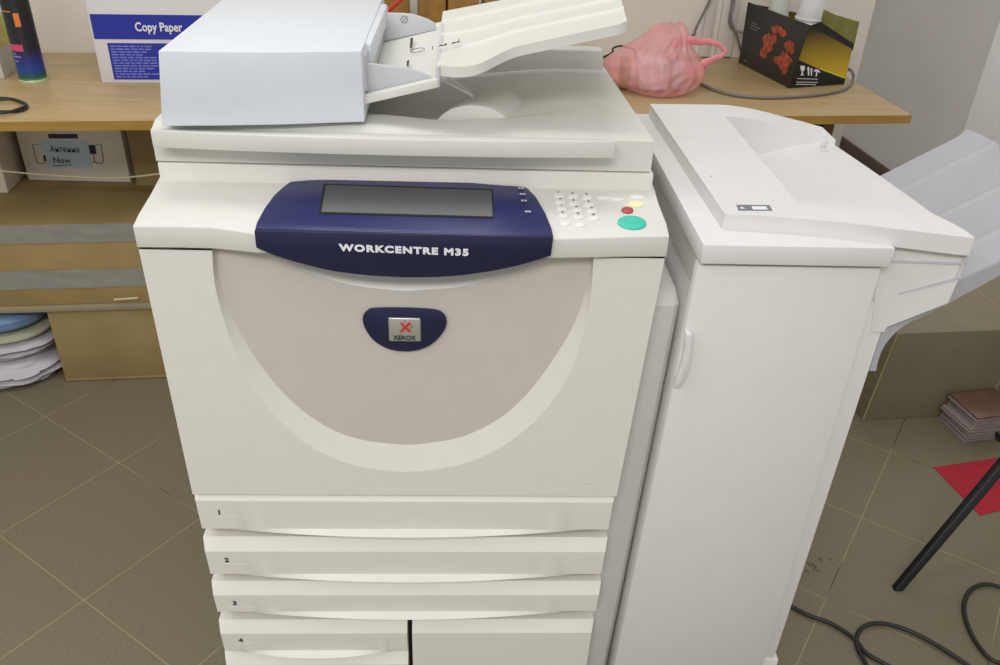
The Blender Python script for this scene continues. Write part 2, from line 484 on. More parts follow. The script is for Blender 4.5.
FASC = obj('display_fascia', bm, M['navy'], HOUS, bevel=.0012)
a, b_ = at(340, 250.5, y=-.0213), at(469.5, 256.3, y=-.0213)
bm = BM(); text_bm(bm, 'WORKCENTRE M35', .0118, a, b_ - a, ZD, .0006, 1.0, 'LEFT', space=1.2)
w = max(v.co.x for v in bm.verts) - min(v.co.x for v in bm.verts); sx = (b_.x - a.x) / w
bmesh.ops.scale(bm, vec=(sx, 1, 1), space=Matrix.Translation((-a.x, 0, 0)), verts=bm.verts[:])
imprint(FASC, bm, M['whiteprint'])
PS = ((0, -.02, .9364), (0, -.22, 1))
sc_ = [at(u, v, plane=PS) for u, v in ((326, 185.3), (491.3, 190.7), (492.6, 216.5), (321.5, 211.8))]
fr_ = [at(u, v, plane=PS) for u, v in ((323.5, 183.5), (492.6, 189), (494.2, 218), (319, 213.2))]
bm = BM(); prism(bm, fr_, (0, 0, -.0006)); obj('screen_frame', bm, M['dark'], HOUS, smooth=False)
bm = BM(); prism(bm, [p + Vector((0, 0, .0004)) for p in sc_], (0, 0, -.0006)); obj('display_screen', bm, M['screen'], HOUS, smooth=False)
for (u, v) in ((521, 188.2), (522.5, 194), (524, 200.5), (528, 211.5)):
    p = at(u, v, plane=PS)
    bm = BM(); 
    for dx, dy in ((-.0035, 0), (.0005, 0)):
        prism(bm, [p + Vector((dx, -.002, 0)), p + Vector((dx + .003, -.002, 0)), p + Vector((dx + .003, .002, .0002)), p + Vector((dx, .002, .0002))], (0, 0, -.0003))
    obj('indicator_mark', bm, M['guide'], HOUS, smooth=False)
# keypad
PK = ((0, -.004, .9305), (0, -.25, 1))
def ell_btn(name, u, v, rx, ry, m, hh=.0025, parent=DECK):
    c_ = at(u, v, plane=PK); loops = []
    for s, dz in ((1, -.002), (1, hh * .6), (.93, hh * .9), (.8, hh)):
        loops.append([c_ + Vector((rx * s * math.cos(2 * math.pi * k / 24), ry * s * math.sin(2 * math.pi * k / 24), dz + .25 * ry * s * math.sin(2 * math.pi * k / 24))) for k in range(24)])
    bm = BM(); loft(bm, loops)
    return obj(name, bm, m, parent), c_
rows = [((559, 197.5), (573, 198.5), (587, 199.5)), ((560.5, 204), (574, 205.5), (589, 206.5)), ((562, 210.5), (577, 212), (592, 213)), ((563, 218), (578.5, 219), (594, 220)), ((564.5, 225.8), (580, 226.8))]
lab = ['1', '2', '3', '4', '5', '6', '7', '8', '9', '*', '0', '#', 'C', 'P']; i = 0
for r in rows:
    for (u, v) in r:
        bt, c_ = ell_btn('keypad_button', u, v - 1.2, .0068, .0042, M['key'], .0022)
        bm = BM()
        if i < 12: text_bm(bm, lab[i], .0062, c_ + Vector((0, .0055, .0022)), XD, (0, 1, .25), .0001, 1.1, 'CENTER', .0002)
        if i < 12: imprint(bt, bm, M['grayprint'])
        else: bm.free()
        i += 1
ell_btn('start_button', 632, 223.6, .0178, .0128, M['green'], .003)[0]['label'] = 'teal start button'
ell_btn('stop_button', 627.3, 211.2, .0075, .0055, M['redbtn'], .003)[0]['label'] = 'small red button'
ell_btn('pause_button', 635.5, 205, .010, .0062, M['yellow'], .0025)[0]['label'] = 'pale yellow button'
ell_btn('function_button', 604, 198, .009, .0032, M['key'], .0012)
ell_btn('function_button', 617, 199.5, .009, .0035, M['key'], .0012)
ell_btn('function_button', 637, 197, .010, .0035, M['key'], .0012)

# --- scanner body and lid
bm = BM(); box(bm, -.312, .311, .085, .56, .905, .9765)
obj('scanner_body', bm, M['cream'], PC, bevel=.003)
def lid_h(x, y):
    yb = .150 + .33 * max(0, x - .06)
    z = 1.018 + .006 * sst(.5 - x / .1) * sst((y - .088) / .02)
    if y > yb: z -= .020 * sst((.235 - x) / .26) * sst((y - yb) / .012)
    return z
xs = [-.312 + .618 * i / 62 for i in range(63)]
ys = [.085 + i * .006 for i in range(61)]
rowsL = [[Vector((x - (.014 * (y - .085) / .36 if x > .25 else 0) * ((x - .25) / .056 if x > .25 else 0), y, lid_h(x, y))) for x in xs] for y in ys]
bm = BM(); solid_grid(bm, rowsL, .9785)
LID = obj('document_cover', bm, M['creamtop'], PC, angle=30)
pl = [(-.302, .056), (-.2, .050), (-.1, .0465), (0, .046), (.12, .048), (.252, .056), (.252, .09), (-.302, .09)]
bm = BM(); loft(bm, [[(x, y, 1.006 - .02 * (y - .05)) for x, y in pl], [(x, y, 1.0265 - .24 * max(0, (y - .056))) for x, y in pl]])
obj('cover_lip', bm, M['creamtop'], LID, bevel=.001)
# rear ridge
bm = BM(); prism(bm, [(-.05, .425, .99), (.288, .425, 1.012), (.286, .43, 1.047), (-.05, .43, 1.047)], (0, .03, 0))
obj('cover_rear_ridge', bm, M['creamtop'], LID, bevel=.003)
# exit bump under the tray
loops = []
for t in range(7):
    f = t / 6; yy = .166 + .10 * f; s = 1 - .10 * f
    cxx = .080 + .030 * f
    loops.append([(cxx + .052 * s * math.cos(math.pi * k / 16), yy, .992 + (.036 - .004 * f) * math.sin(math.pi * k / 16) + .006) for k in range(17)])
bm = BM(); loft(bm, loops)
obj('exit_bump', bm, M['creamtop'], LID, bevel=.002)

# --- document feeder
FEED = bpy.data.objects.new('document_feeder', None)
pl = [(-.2905, .073), (-.22, .077), (-.15, .084), (-.0545, .0985), (-.058, .46), (-.294, .435)]
bm = BM(); loft(bm, [[(x + (.0 if x > -.2 else -.003), y, 1.0265 + .003 * (x + .29) / .23) for x, y in pl], [(x + .008 * max(0, -x - .05) / .24, y, 1.115) for x, y in pl]])
FEEDER = obj('document_feeder', bm, M['adf'], PC, bevel=.0015)
bpy.data.objects.remove(FEED)
bm = BM(); prism(bm, [(-.062, .12, 1.062), (-.052, .12, 1.062), (-.052, .42, 1.062), (-.062, .42, 1.062)], (0, 0, .043))
obj('feed_slot', bm, M['guide'], FEEDER)
bm = BM(); prism(bm, [(-.06, .15, 1.085), (-.047, .15, 1.085), (-.047, .40, 1.085), (-.06, .40, 1.085)], (0, 0, .028))
obj('feed_flap', bm, M['adf'], FEEDER, bevel=.004)
# tray: throat part and long part
def ztA(x): return 1.058 + .255 * (x + .054)
def ztB(x): return 1.0955 + .243 * (x - .034)
bm = BM()
yA0, yA1 = .113, .40
def throat_loop(x):
    z = ztA(x); return [(x, yA0, z), (x, yA0 + .012, z), (x, yA0 + .014, z - .003), (x, yA1 - .014, z - .003 + .010), (x, yA1 - .012, z + .010), (x, yA1, z + .010), (x, yA1, z - .012), (x, yA0, z - .0105)]
loft(bm, [throat_loop(-.06), throat_loop(-.01), throat_loop(.0355)])
TRAY = obj('input_tray', bm, M['creamtop'], PC, bevel=.001)
PB0 = ((.034, 0, 1.083), (-.243, 0, 1))
near = [at(u, v, plane=PB0) for u, v in ((437.5, 75), (447, 75.8), (458, 75.3), (470, 73.2), (482, 70), (497, 64), (515, 57.2), (540, 51.6), (570, 45.2), (600, 38.8), (618, 34.8), (626, 31.5))]
near[0].x = .034
nearC = [Vector((p.x, p.y, 0)) for p in catmull(near, 3)]
loops = []
def ribs(t):  # long raised lines
    return .0032 * (math.exp(-((t - .30) / .014) ** 2) + math.exp(-((t - .55) / .014) ** 2) + math.exp(-((t - .80) / .014) ** 2))
rowsT = []
for p in nearC:
    x = p.x; yf = .415
    xr = x + .03 * (x - .034) / .23
    dip = .004 * math.exp(-((x - .08) / .03) ** 2)
    row = []
    for j in range(81):
        t = j / 80; y = p.y + (yf - p.y) * t
        zz = ztB(x) + ribs(t) - (dip * (1 - sst(t / .35))) - .004 * math.sin(math.pi * t) + .006 * t
        row.append(Vector((x + (xr - x) * t, y, zz)))
    rowsT.append(row)
bm = BM(); vs = grid(bm, rowsT)
per = list(vs[0]) + [r[-1] for r in vs[1:]] + list(reversed(vs[-1][:-1])) + [r[0] for r in reversed(vs[1:-1])]
lo = [bm.verts.new((v.co.x, v.co.y, v.co.z - .0125)) for v in per]
for i in range(len(per)):
    j = (i + 1) % len(per); bm.faces.new((per[i], per[j], lo[j], lo[i]))
bm.faces.new(lo)
obj('tray_extension', bm, M['creamtop'], TRAY, angle=30)
# step face joining throat and extension
bm = BM(); prism(bm, [(.0335, .116, ztA(.034) - .0105), (.0335, .116, ztB(.034) - .001), (.0335, .40, ztB(.034) + .004), (.0335, .40, ztA(.034))], (.004, 0, 0))
obj('tray_step', bm, M['guide'], TRAY)
# guides
gy = .128
g = [(364.5, 64), (375, 64.2), (385, 66), (400, 67.2), (412, 69.6), (422, 73), (431.5, 77.3), (431, 79), (364.5, 95)]
G = [at(u, v, y=gy) for u, v in g]
bm = BM(); prism(bm, G, (0, .006, 0)); obj('paper_guide', bm, M['guide'], TRAY, bevel=.001)
g = [(374.5, 14.2), (386, 13.2), (403, 13.5), (413, 14.6), (421, 17), (429, 20), (435, 23.6), (436, 30), (374, 43.5)]
G = [at(u, v, y=.365) for u, v in g]
bm = BM(); prism(bm, G, (0, .006, 0)); obj('paper_guide', bm, M['guide'], TRAY, bevel=.001)
# printed symbols on tray
PT = ((-.054, 0, 1.0575), (-.255, -.035, 1))
def mark(pts, m=M['black'], name='printed_mark'):
    bm = BM(); prism(bm, [at(u, v, plane=PT) for u, v in pts], (0, 0, -.0006)); obj(name, bm, m, TRAY, smooth=False)
mark([(410.4, 38.2), (413.2, 37.6), (411.8, 47.2), (409.8, 47.6)])
mark([(407, 60.6), (409.4, 60), (408.6, 65.4), (406.6, 65.8)])
def ring(c, pts_r, r, fn, name, m):
    P = [fn(c[0] + pts_r[0] * math.cos(a * math.pi / 8), c[1] + pts_r[1] * math.sin(a * math.pi / 8) - pts_r[2] * math.cos(a * math.pi / 8)) for a in range(17)]
    bm = BM(); tube(bm, P, r, 5, 2); obj(name, bm, m, TRAY)
ring((417.5, 50.2), (7, 1.9, 1.2), .0004, lambda u, v: at(u, v, plane=PT), 'printed_mark', M['darkprint'])
ring((404.3, 19.5), (3.4, 3.4, 0), .0004, lambda u, v: at(u, v, y=.3645), 'printed_mark', M['grayprint'])
bm = BM(); a = at(402, 22.5, y=.3645); b_ = at(407, 16.5, y=.3645); tube(bm, [a, b_], .0004, 5, 1); obj('printed_mark', bm, M['grayprint'], TRAY)
PX = ((.034, 0, 1.0995), (-.243, -.01, 1))
a, b_ = at(439, 46.5, plane=PX), at(458, 42.5, plane=PX)
bm = BM(); text_bm(bm, 'A3  A4', .0095, a, b_ - a, (0, 1, .02), .0001, 1); obj('size_lettering', bm, M['darkprint'], TRAY, smooth=False)
for u, v in ((432.5, 48), (459, 40.5)):
    p = at(u, v, plane=PX); bm = BM(); prism(bm, [p + Vector((-.0005, -.008, .0006)), p + Vector((.0005, -.008, .0006)), p + Vector((.0005, .008, .0006)), p + Vector((-.0005, .008, .0006))], (0, 0, -.0006)); obj('printed_mark', bm, M['darkprint'], TRAY, smooth=False)
# wire paper stop
w1, w2 = at(468, 93, y=.17), at(472, 95.5, y=.17)
bm = BM(); tube(bm, [(.034, .17, 1.067), (w1 + Vector((.034, .17, 1.067))) / 2, w1, w2, w2 + Vector((-.006, .012, .004)), (.034, .188, 1.070)], .0015, 6)
obj('paper_stop', bm, M['creamtop'], TRAY)

# --- bridge panel to the finisher
bm = BM()
bpx = [at(u, v, y=.03) for u, v in ((681, 306), (652, 451), (622, 598), (610, 655))]
bpx.append(bpx[-1] + (bpx[-1] - bpx[-2]) * 1.2)
loops = []
for p in reversed(bpx):
    loops.append([(.286, .03, p.z), (p.x - .008, .03, p.z), (p.x - .001, .037, p.z), (p.x - .001, .40, p.z), (.286, .40, p.z)])
p = bpx[0]
loops.append([(.286, .05, p.z + .014), (p.x - .011, .05, p.z + .014), (p.x - .004, .055, p.z + .014), (p.x - .004, .40, p.z + .014), (.286, .40, p.z + .014)])
loft(bm, loops)
obj('bridge_panel', bm, M['bridge'], PC, bevel=.0008)

# ================================================================== FINISHER
FN = root('finisher', 'tall white finisher cabinet with sloping gray output tray, right of the photocopier', 'finisher', (.47, .25, 0))
yD = -.03
dTL, dTR = Vector((.3525, yD, .9055)), Vector((.578, yD, .9055))
dBL, dBR = Vector((.3275, yD, .06)), Vector((.5825, yD, .06))
bm = BM()
lo_ = [(.338, -.012), (.604, -.018), (.604, .48), (.345, .48)]
hi_ = [(.3625, -.012), (.6115, -.018), (.6115, .50), (.3625, .50)]
loft(bm, [[(x, y, .05) for x, y in lo_], [(x, y, .852) for x, y in hi_]])
slab(bm, [(.3625, -.012), (.6115, -.018), (.6115, .03), (.480, .03), (.480, .50), (.3625, .50)], .8521, .900)
FB_ = obj('cabinet_body', bm, M['fin'], FN, bevel=.003)
bm = BM(); loft(bm, [[(.345, 0, 0), (.612, -.022, 0), (.612, .46, 0), (.35, .46, 0)], [(.345, 0, .16), (.612, -.022, .16), (.612, .46, .16), (.35, .46, .16)], ])
bm2 = bm
obj('base_foot', bm, M['fin'], FN, bevel=.004)
bm = BM(); prism(bm, [dTL, dTR, dBR, dBL], (0, .017, 0))
FD = obj('cabinet_door', bm, M['fin'], FN, bevel=.0015)
hp = [(686, 334), (693, 334.2), (693.3, 345), (691, 362), (687, 376), (680.5, 388), (674, 388), (679, 375), (683, 360), (685.5, 345)]
bm = BM(); prism(bm, [at(u, v, y=yD - .011) for u, v in hp], (0, .012, 0))
obj('door_handle', bm, M['fintop'], FD, bevel=.003)
# cap slab over the door
pl = [(.352, yD - .008), (.583, yD - .008), (.583, .03), (.480, .03), (.480, .47), (.352, .47)]
bm = BM(); slab(bm, pl, .911, .936)
CAP = obj('cap_slab', bm, M['fintop'], FN, bevel=.001)
# outlet housing at the right
hp = [(880, 247), (889, 247), (971, 239), (966, 262), (948, 303), (887, 327), (884, 332), (871, 332)]
def hpt(u, v, off=0):
    p = at(u, v, y=-.0183 - off)
    return p if p.x < .60 else at(u, v, plane=((.60, -.0183 - off, 0), (.308, 1, 0)))
HP = [hpt(u, v) for u, v in hp]
bm = BM()
back = [Vector((min(p.x, .662) if p.x > .6 else p.x, p.y + .075, p.z)) for p in HP]
rear = [Vector((min(p.x, .655) if p.x > .6 else p.x, p.y + .40, p.z)) for p in HP]
for L_ in (back, rear):
    for p in L_: p.z = min(p.z, .85)
loft(bm, [HP, back, rear])
OH = obj('outlet_housing', bm, M['fin'], FN, smooth=False)
for a, b_ in (((889, 260.5), (966, 263)), ((899, 293), (962, 276.5))):
    A, B = hpt(*a, .0022), hpt(*b_, .0022)
    bm = BM(); prism(bm, [A, B, B + Vector((0, 0, -.0022)), A + Vector((0, 0, -.0022))], (0, .006, 0))
    obj('panel_groove', bm, M['guide'], OH, smooth=False)
# upper cover with basin
ZT = .957
Fr = [at(u, v, z=ZT) for u, v in ((725, 214), (780, 217), (840, 222), (888, 228), (930, 233), (971, 238))]
Rr = [at(u, v, z=ZT - dz) for u, v, dz in ((648, 104, 0), (690, 104.3, 0), (721, 105.3, .001), (767, 110.5, .006), (805, 118.5, .013), (838, 129.5, .020))]
def interp(P, x):
    if x <= P[0].x: return P[0].y
    for a, b_ in zip(P, P[1:]):
        if x <= b_.x: return a.y + (b_.y - a.y) * (x - a.x) / (b_.x - a.x)
    return P[-1].y
xL, xB = .385, .488
ts = [0, .35, .7, .995] 
S = [i / 10 for i in range(11)]
xsF = [xL + (xB - xL) * t for t in (0, .25, .5, .75, 1)] + [xB + .0015 + (.667 - xB - .0015) * t for t in [i / 12 for i in range(13)]]
vs_ = [0, .04, .08, .11] + [.11 + .75 * i / 16 for i in range(1, 17)] + [.8615, .90, .95, 1]
rowsC = []
for t in vs_:
    row = []
    for x in xsF:
        xe = x - .018 * sst((t - .03) / .14) * (1 - .6 * t) * max(0, (x - .63) / .037) if x > .63 else x - .008 * t * max(0, 1 - (x - xL) / .1)
        yf, yr = interp(Fr, x), interp(Rr, x)
        y = yf + (yr - yf) * t; z = ZT
        if x > xB + .001 and .11 <= t <= .861:
            g_ = (x - xB) / (.655 - xB); g_ = min(1, g_)
            d = .028 + .062 * (1 - g_) ** 1.25
            z -= d * ((t - .11) / .75) ** 1.15
        if t > .861: z -= .020 * sst((x - .50) / .165)
        row.append(Vector((xe, y, z)))
    rowsC.append(row)
bm = BM(); solid_grid(bm, rowsC, .934, .858)
UC = obj('top_cover', bm, M['fintop'], FN, angle=30)
q = [at(u, v, z=ZT + .0006) for u, v in ((736.5, 204.6), (769.5, 205), (772.5, 210.3), (738.5, 210.3))]
bm = BM(); prism(bm, q, (0, 0, -.0008)); LB = obj('label_plate', bm, M['grayprint'], UC, smooth=False, label='small dark gray label')
q = [at(u, v, z=ZT + .0011) for u, v in ((751.5, 206.2), (766, 206.4), (768, 209.3), (753, 209.3))]
bm = BM(); prism(bm, q, (0, 0, -.0004)); imprint(LB, bm, M['whiteprint'])
p = at(742, 207.4, z=ZT + .0011)
bm = BM(); prism(bm, [p + Vector((-.003, -.003, 0)), p + Vector((.003, -.003, 0)), p + Vector((0, .003, 0))], (0, 0, -.0004)); imprint(LB, bm, M['whiteprint'])
# clip at the rear of the basin
p = at(824, 146.5, z=.938)
bm = BM(); prism(bm, [p + Vector((-.006, 0, .002)), p + Vector((.002, -.002, .002)), p + Vector((.008, .006, .008)), p + Vector((-.002, .007, .005))], (0, 0, -.004)); obj('basin_clip', bm, M['guide'], UC, bevel=.001)
p = at(711, 176, z=ZT + .0004); bm = BM(); box(bm, p.x - .0008, p.x + .0008, p.y - .0012, p.y + .0012, p.z - .0005, p.z); imprint(UC, bm, M['scuff'])
# output tray
def otz(x, y):
    return .901 + .636 * (x - .72) + .03 * max(0, .66 - x) / .04 * 0
nx, ny = 24, 100; rowsO = []
for i in range(nx + 1):
    x = .618 + .222 * i / nx
    row = []
    for j in range(ny + 1):
        t = j / ny
        y0 = -.012; y = y0 + .312 * t
        z = otz(x, y) + .0022 * sum(math.exp(-((t - c_) / .018) ** 2) for c_ in (.18, .46, .80))
        xx = x - .010 * max(0, (i - nx + 2) / 2) * max(0, (t - .85) / .15) ** 2
        row.append(Vector((xx, y, z)))
    rowsO.append(row)
bm = BM(); vs = grid(bm, rowsO)
per = list(vs[0]) + [r[-1] for r in vs[1:]] + list(reversed(vs[-1][:-1])) + [r[0] for r in reversed(vs[1:-1])]
lo = [bm.verts.new((v.co.x, v.co.y, v.co.z - .004)) for v in per]
for i in range(len(per)):
    j = (i + 1) % len(per); bm.faces.new((per[i], per[j], lo[j], lo[i]))
lov = {v: l for v, l in zip(per, lo)}
bm.faces.new(lo)
OT = obj('output_tray', bm, M['tray'], FN, angle=40)
# curved front wall under the tray
lp = [at(u, v, y=-.014) for u, v in ((876, 371), (879, 358), (885, 345), (896, 332), (910, 322), (925, 315.5), (960, 297), (1000, 275.5))]
LPt = catmull(lp, 4)
dirv = (LPt[-1] - LPt[-6]).normalized()
LPt.append(LPt[-1] + dirv * .09)
poly = [Vector((.6125, -.014, LPt[0].z))] + LPt
xe_ = LPt[-1].x
poly += [Vector((xe_ + (.6125 - xe_) * k / 6, -.014, otz(xe_ + (.6125 - xe_) * k / 6, 0) - .001)) for k in range(7)]
bm = BM(); prism(bm, poly, (0, .005, 0))
obj('tray_wall', bm, M['tray'], OT, smooth=False)

# ================================================================== DESK
DF = (-.929, .889)                                   # a point on the desk's front edge
xr_end = (1.193 - DF[0]) / E1.x - .0
def dk(a, b, z=0): return rp(DF, a, b, z)
DSK = root('desk', 'long oak laminate desk along the back wall behind the photocopier', 'desk', dk(1.0, .3, 0))
bm = BM()
front_r = Vector((1.193, 1.131, 0)); back_r = rp((1.193, 1.131), 0, .555)
fl = dk(-1.4, 0); bl = dk(-1.4, .60 )
bl = rp(W0, -1.75, -.004); br = rp(W0, (back_r.x - W0[0]) / E1.x, -.004)
slab(bm, [fl[:2], front_r[:2], br[:2], bl[:2]], .7285, .75)
TOP = obj('tabletop', bm, M['wood'], DSK, bevel=.0012)
bm = BM()
ed = (front_r - fl).normalized(); en = Vector((ed.y, -ed.x, 0))
slab(bm, [fl[:2], front_r[:2], (front_r + en * .0015)[:2], (fl + en * .0015)[:2]], .7287, .7497)
obj('edge_band', bm, M['woodedge'], TOP)
bm = BM()
p = rp((1.193, 1.131), -.19, .07)
slab(bm, [p[:2], rp(p, .03, 0)[:2], rp(p, .03, .45)[:2], rp(p, 0, .45)[:2]], 0, .7285)
obj('leg_panel', bm, M['woodleg'], DSK, bevel=.001)
bm = BM(); p = dk(.82, .06)
slab(bm, [p[:2], rp(p, .03, 0)[:2], rp(p, .03, .5)[:2], rp(p, 0, .5)[:2]], 0, .7285)
obj('leg_panel', bm, M['woodleg'], DSK, bevel=.001)
bm = BM(); p = dk(-1.3, .06)
slab(bm, [p[:2], rp(p, .03, 0)[:2], rp(p, .03, .5)[:2], rp(p, 0, .5)[:2]], 0, .7285)
obj('leg_panel', bm, M['woodleg'], DSK, bevel=.001)
bm = BM(); p = Vector((-1.0, .994, 0))
sh0, sh1 = rp(p, -.9, -.005), rp(p, .5, -.005)
slab(bm, [sh0[:2], sh1[:2], rp(sh1, 0, .42)[:2], rp(sh0, 0, .42)[:2]], .2225, .2362)
obj('shelf_board', bm, M['shelf'], bevel=.001, label='thin pale board under the taped cardboard box, above the cloth pile', cat='board', loc=rp(sh0, .7, .2, .2225))

# ---------------- things under the desk
p = Vector((-1.0, 1.0, 0))
a0, a1 = rp(p, -.52, 0), rp(p, .43, 0)
BB = root('cardboard_box', 'wide brown cardboard box bound with two gray tape strips, under the desk', 'box', rp(p, 0, .2, .2365))
bm = BM(); slab(bm, [a0[:2], a1[:2], rp(a1, 0, .40)[:2], rp(a0, 0, .40)[:2]], .2365, .462)
obj('carton_body', bm, M['card2'], BB, bevel=.004)
for (v0, v1, m_) in ((225, 243.5, 0), (270.5, 288.5, 0)):
    z1, z0 = at(40, v0, y=1.0).z, at(40, v1, y=1.0).z
    bm = BM(); rws = []
    n = 60
    for j in range(7):
        row = []
        for i in range(n + 1):
            q = rp(a0, .951 * i / n - .0005, -.0016)
            wob = .0045 * max(0, noise.noise(Vector((i * .17 + z0 * 9, j * .5, z0 * 31)))) * (1 if i > 30 else .3)
            row.append(Vector((q.x - E2.x * wob, q.y - E2.y * wob, z0 + (z1 - z0) * j / 6 + .0015 * noise.noise(Vector((i * .3, z0 * 10, 3 + j * .01))))))
        rws.append(row)
    vs = grid(bm, rws)
    obj('tape_strip', bm, M['ducttape'], BB)
bm = BM(); A, B = at(114, 300.5, y=.997), at(138, 299, y=.998)
prism(bm, [A, B, B + Vector((0, 0, .004)), A + Vector((0, 0, .0035))], (0, .004, 0)); obj('torn_flap', bm, M['string'], BB)
# lower cardboard box on the floor
f0, f1 = Vector((-1.003, .996, 0)), rp((-1.003, .996), .36, 0)
bm = BM(); slab(bm, [f0[:2], f1[:2], rp(f1, 0, .36)[:2], rp(f0, 0, .36)[:2]], 0, .222)
LBX = root('cardboard_box', 'plain brown cardboard box on the floor under the shelf, beside the photocopier', 'box', rp(f0, .18, .18, 0))
obj('carton_body', bm, M['card'], LBX, bevel=.004)
bm = BM(); q0, q1 = rp(f0, .004, -.0015), rp(f1, -.004, -.0015)
slab(bm, [q0[:2], q1[:2], rp(q1, 0, .002)[:2], rp(q0, 0, .002)[:2]], .004, .009); obj('bottom_flap', bm, M['card2'], LBX)
# cartons on top of the big box
def carton(name, label, px_bl, px_br, zb, h, d, m, cat='box', turn=0):
    A, B = at(*px_bl, z=zb), at(*px_br, z=zb)
    dirx = (B - A).normalized(); nrm = Vector((-dirx.y, dirx.x, 0))
    r_ = root(name, label, cat, (A + B) / 2 + nrm * d / 2)
    bm = BM(); slab(bm, [A[:2], B[:2], (B + nrm * d)[:2], (A + nrm * d)[:2]], zb, zb + h)
    return r_, obj('carton_body', bm, m, r_, bevel=.002), A, B, dirx, nrm
R1, C1, A, B, dx, nn = carton('packing_carton', 'white carton with a handwritten pale blue note, under the desk at the left', (28.5, 180), (131, 182.5), .463, .235, .16, M['whitebox'])
Pf = (A - nn * .0008, nn)
def onf(u, v, off=0): return at(u, v, plane=(Pf[0] - nn * off, nn))
nq = [onf(u, v) for u, v in ((40.5, 140), (87.5, 141), (92.5, 168.5), (48.5, 168.5))]
bm = BM(); prism(bm, nq, nn * .0006); NT = obj('note', bm, M['note'], R1, smooth=False, label='pale blue handwritten note')
bm = BM(); a = onf(50.5, 151.8, .0006); text_bm(bm, 'Антенна', .024, a, dx, ZD + dx * .02, .0, .80); 
a = onf(53.5, 163, .0006); text_bm(bm, 'New', .025, a, dx, ZD, .0, .95)
a, b_ = onf(52, 165.6, .0006), onf(72, 164.6, .0006); prism(bm, [a, b_, b_ + Vector((0, 0, -.002)), a + Vector((0, 0, -.002))], nn * .0004)
imprint(NT, bm, M['darkprint'])
def line_on(fn, pts, w, m, par, name='printed_outline'):
    bm = BM(); tube(bm, [fn(u, v) for u, v in pts], w, 5, 1, smooth=False); imprint(par, bm, m)
line_on(onf, [(41.5, 144), (32.5, 144.5), (37, 163), (45.5, 163.5)], .0012, M['grayprint'], C1)
line_on(onf, [(96, 144.5), (101, 144.5), (103.5, 160.5), (102, 163.5), (93, 162)], .0012, M['grayprint'], C1)
bm = BM(); prism(bm, [onf(u, v, .0004) for u, v in ((88.5, 145), (95, 145), (96.5, 154), (90, 154))], nn * .0005); imprint(C1, bm, M['navy'])
line_on(onf, [(93.5, 154), (94.5, 162)], .001, M['navy'], C1)
bm = BM(); prism(bm, [onf(u, v, .0004) for u, v in ((43, 155), (45, 155), (46.5, 161.5), (44, 161.5))], nn * .0005); imprint(C1, bm, M['navy'])
bm = BM(); prism(bm, [onf(u, v, .0004) for u, v in ((47.8, 134), (77, 134), (78, 138.6), (48.8, 138.6))], nn * .0005); imprint(C1, bm, M['navy'])
# white box at the left edge
A = at(8.5, 193, z=.463); 
R2 = root('packing_carton', 'plain white box at the left edge of the photo under the desk', 'box', A + Vector((-.1, .1, 0)))
bm = BM(); slab(bm, [rp(A, -.3, 0)[:2], A[:2], rp(A, 0, .16)[:2], rp(A, -.3, .16)[:2]], .463, .70); obj('carton_body', bm, M['whitebox'], R2, bevel=.002)
R3, C3, A, B, dx, nn3 = carton('cardboard_box', 'brown cardboard box standing right of the white carton with the note', (137, 186), (190, 187), .463, .197, .2, M['card'])
# string
bm = BM(); tube(bm, [at(-40, 170, y=1.06), at(0, 171, y=1.07), at(30, 173.5, y=1.10), at(65, 176, y=1.13), at(100, 177.8, y=1.13), at(130, 177, y=1.11), at(158, 174, y=1.08), at(190, 171, y=1.05)], .0022, 8)
obj('string', bm, M['string'], label='thin pale string stretched across the boxes under the desk', cat='string', loc=at(65, 176, y=1.13))
# cloths at lower left
def bundle(name, label, cat, m, c, rx, ry, z0, h, seed, fold=.35, group=None):
    n, k = 96, 18; loops = []
    for j in range(k + 1):
        t = j / k; zz = z0 + h * t
        prof = (1 - abs(2 * t - 1) ** 3.2 * .22) 
        loop = []
        for i in range(n):
            a = 2 * math.pi * i / n
            sq = (abs(math.cos(a)) ** 3 + abs(math.sin(a)) ** 3) ** (-1 / 3)
            w = 1 + fold * .10 * noise.noise(Vector((math.cos(a) * 2.5, math.sin(a) * 2.5, seed + t * 5))) + fold * .07 * math.sin(t * 22 + 3 * noise.noise(Vector((math.cos(a) * 2, math.sin(a) * 2, seed))))
            dz = h * .22 * fold * noise.noise(Vector((math.cos(a) * 1.6, math.sin(a) * 1.6, seed + 9))) * math.sin(math.pi * t)
            q = rp(c, rx * sq * prof * w * math.cos(a), ry * sq * prof * w * math.sin(a))
            loop.append((q.x, q.y, max(0, zz + dz)))
        loops.append(loop)
    bm = BM(); loft(bm, loops)
    return obj(name, bm, m, label=label, cat=cat, angle=70, loc=(c[0], c[1], z0))
cc = (-1.30, 1.12)
bundle('cloth_bundle', 'crumpled white cloth bundle on the floor, lowest in the cloth pile', 'cloth', M['cloth'], (-1.27, 1.085), .235, .165, 0, .075, 1.3, .8)
bundle('cloth_bundle', 'rumpled off-white cloth lying on the lowest white bundle at the left', 'cloth', M['cloth'], (-1.265, 1.095), .225, .16, .075, .060, 4.1, .8)
bundle('folded_cloth', 'thin pale greenish cloth under the blue one in the cloth pile', 'cloth', M['creamcloth'], (-1.25, 1.10), .215, .158, .135, .016, 7.7, .1)
bundle('folded_cloth', 'folded blue cloth on top of the cloth pile at the left', 'cloth', M['bluecloth'], (-1.25, 1.105), .205, .150, .151, .060, 2.2, .06)

# ---------------- things on the desk
ZK = .7502
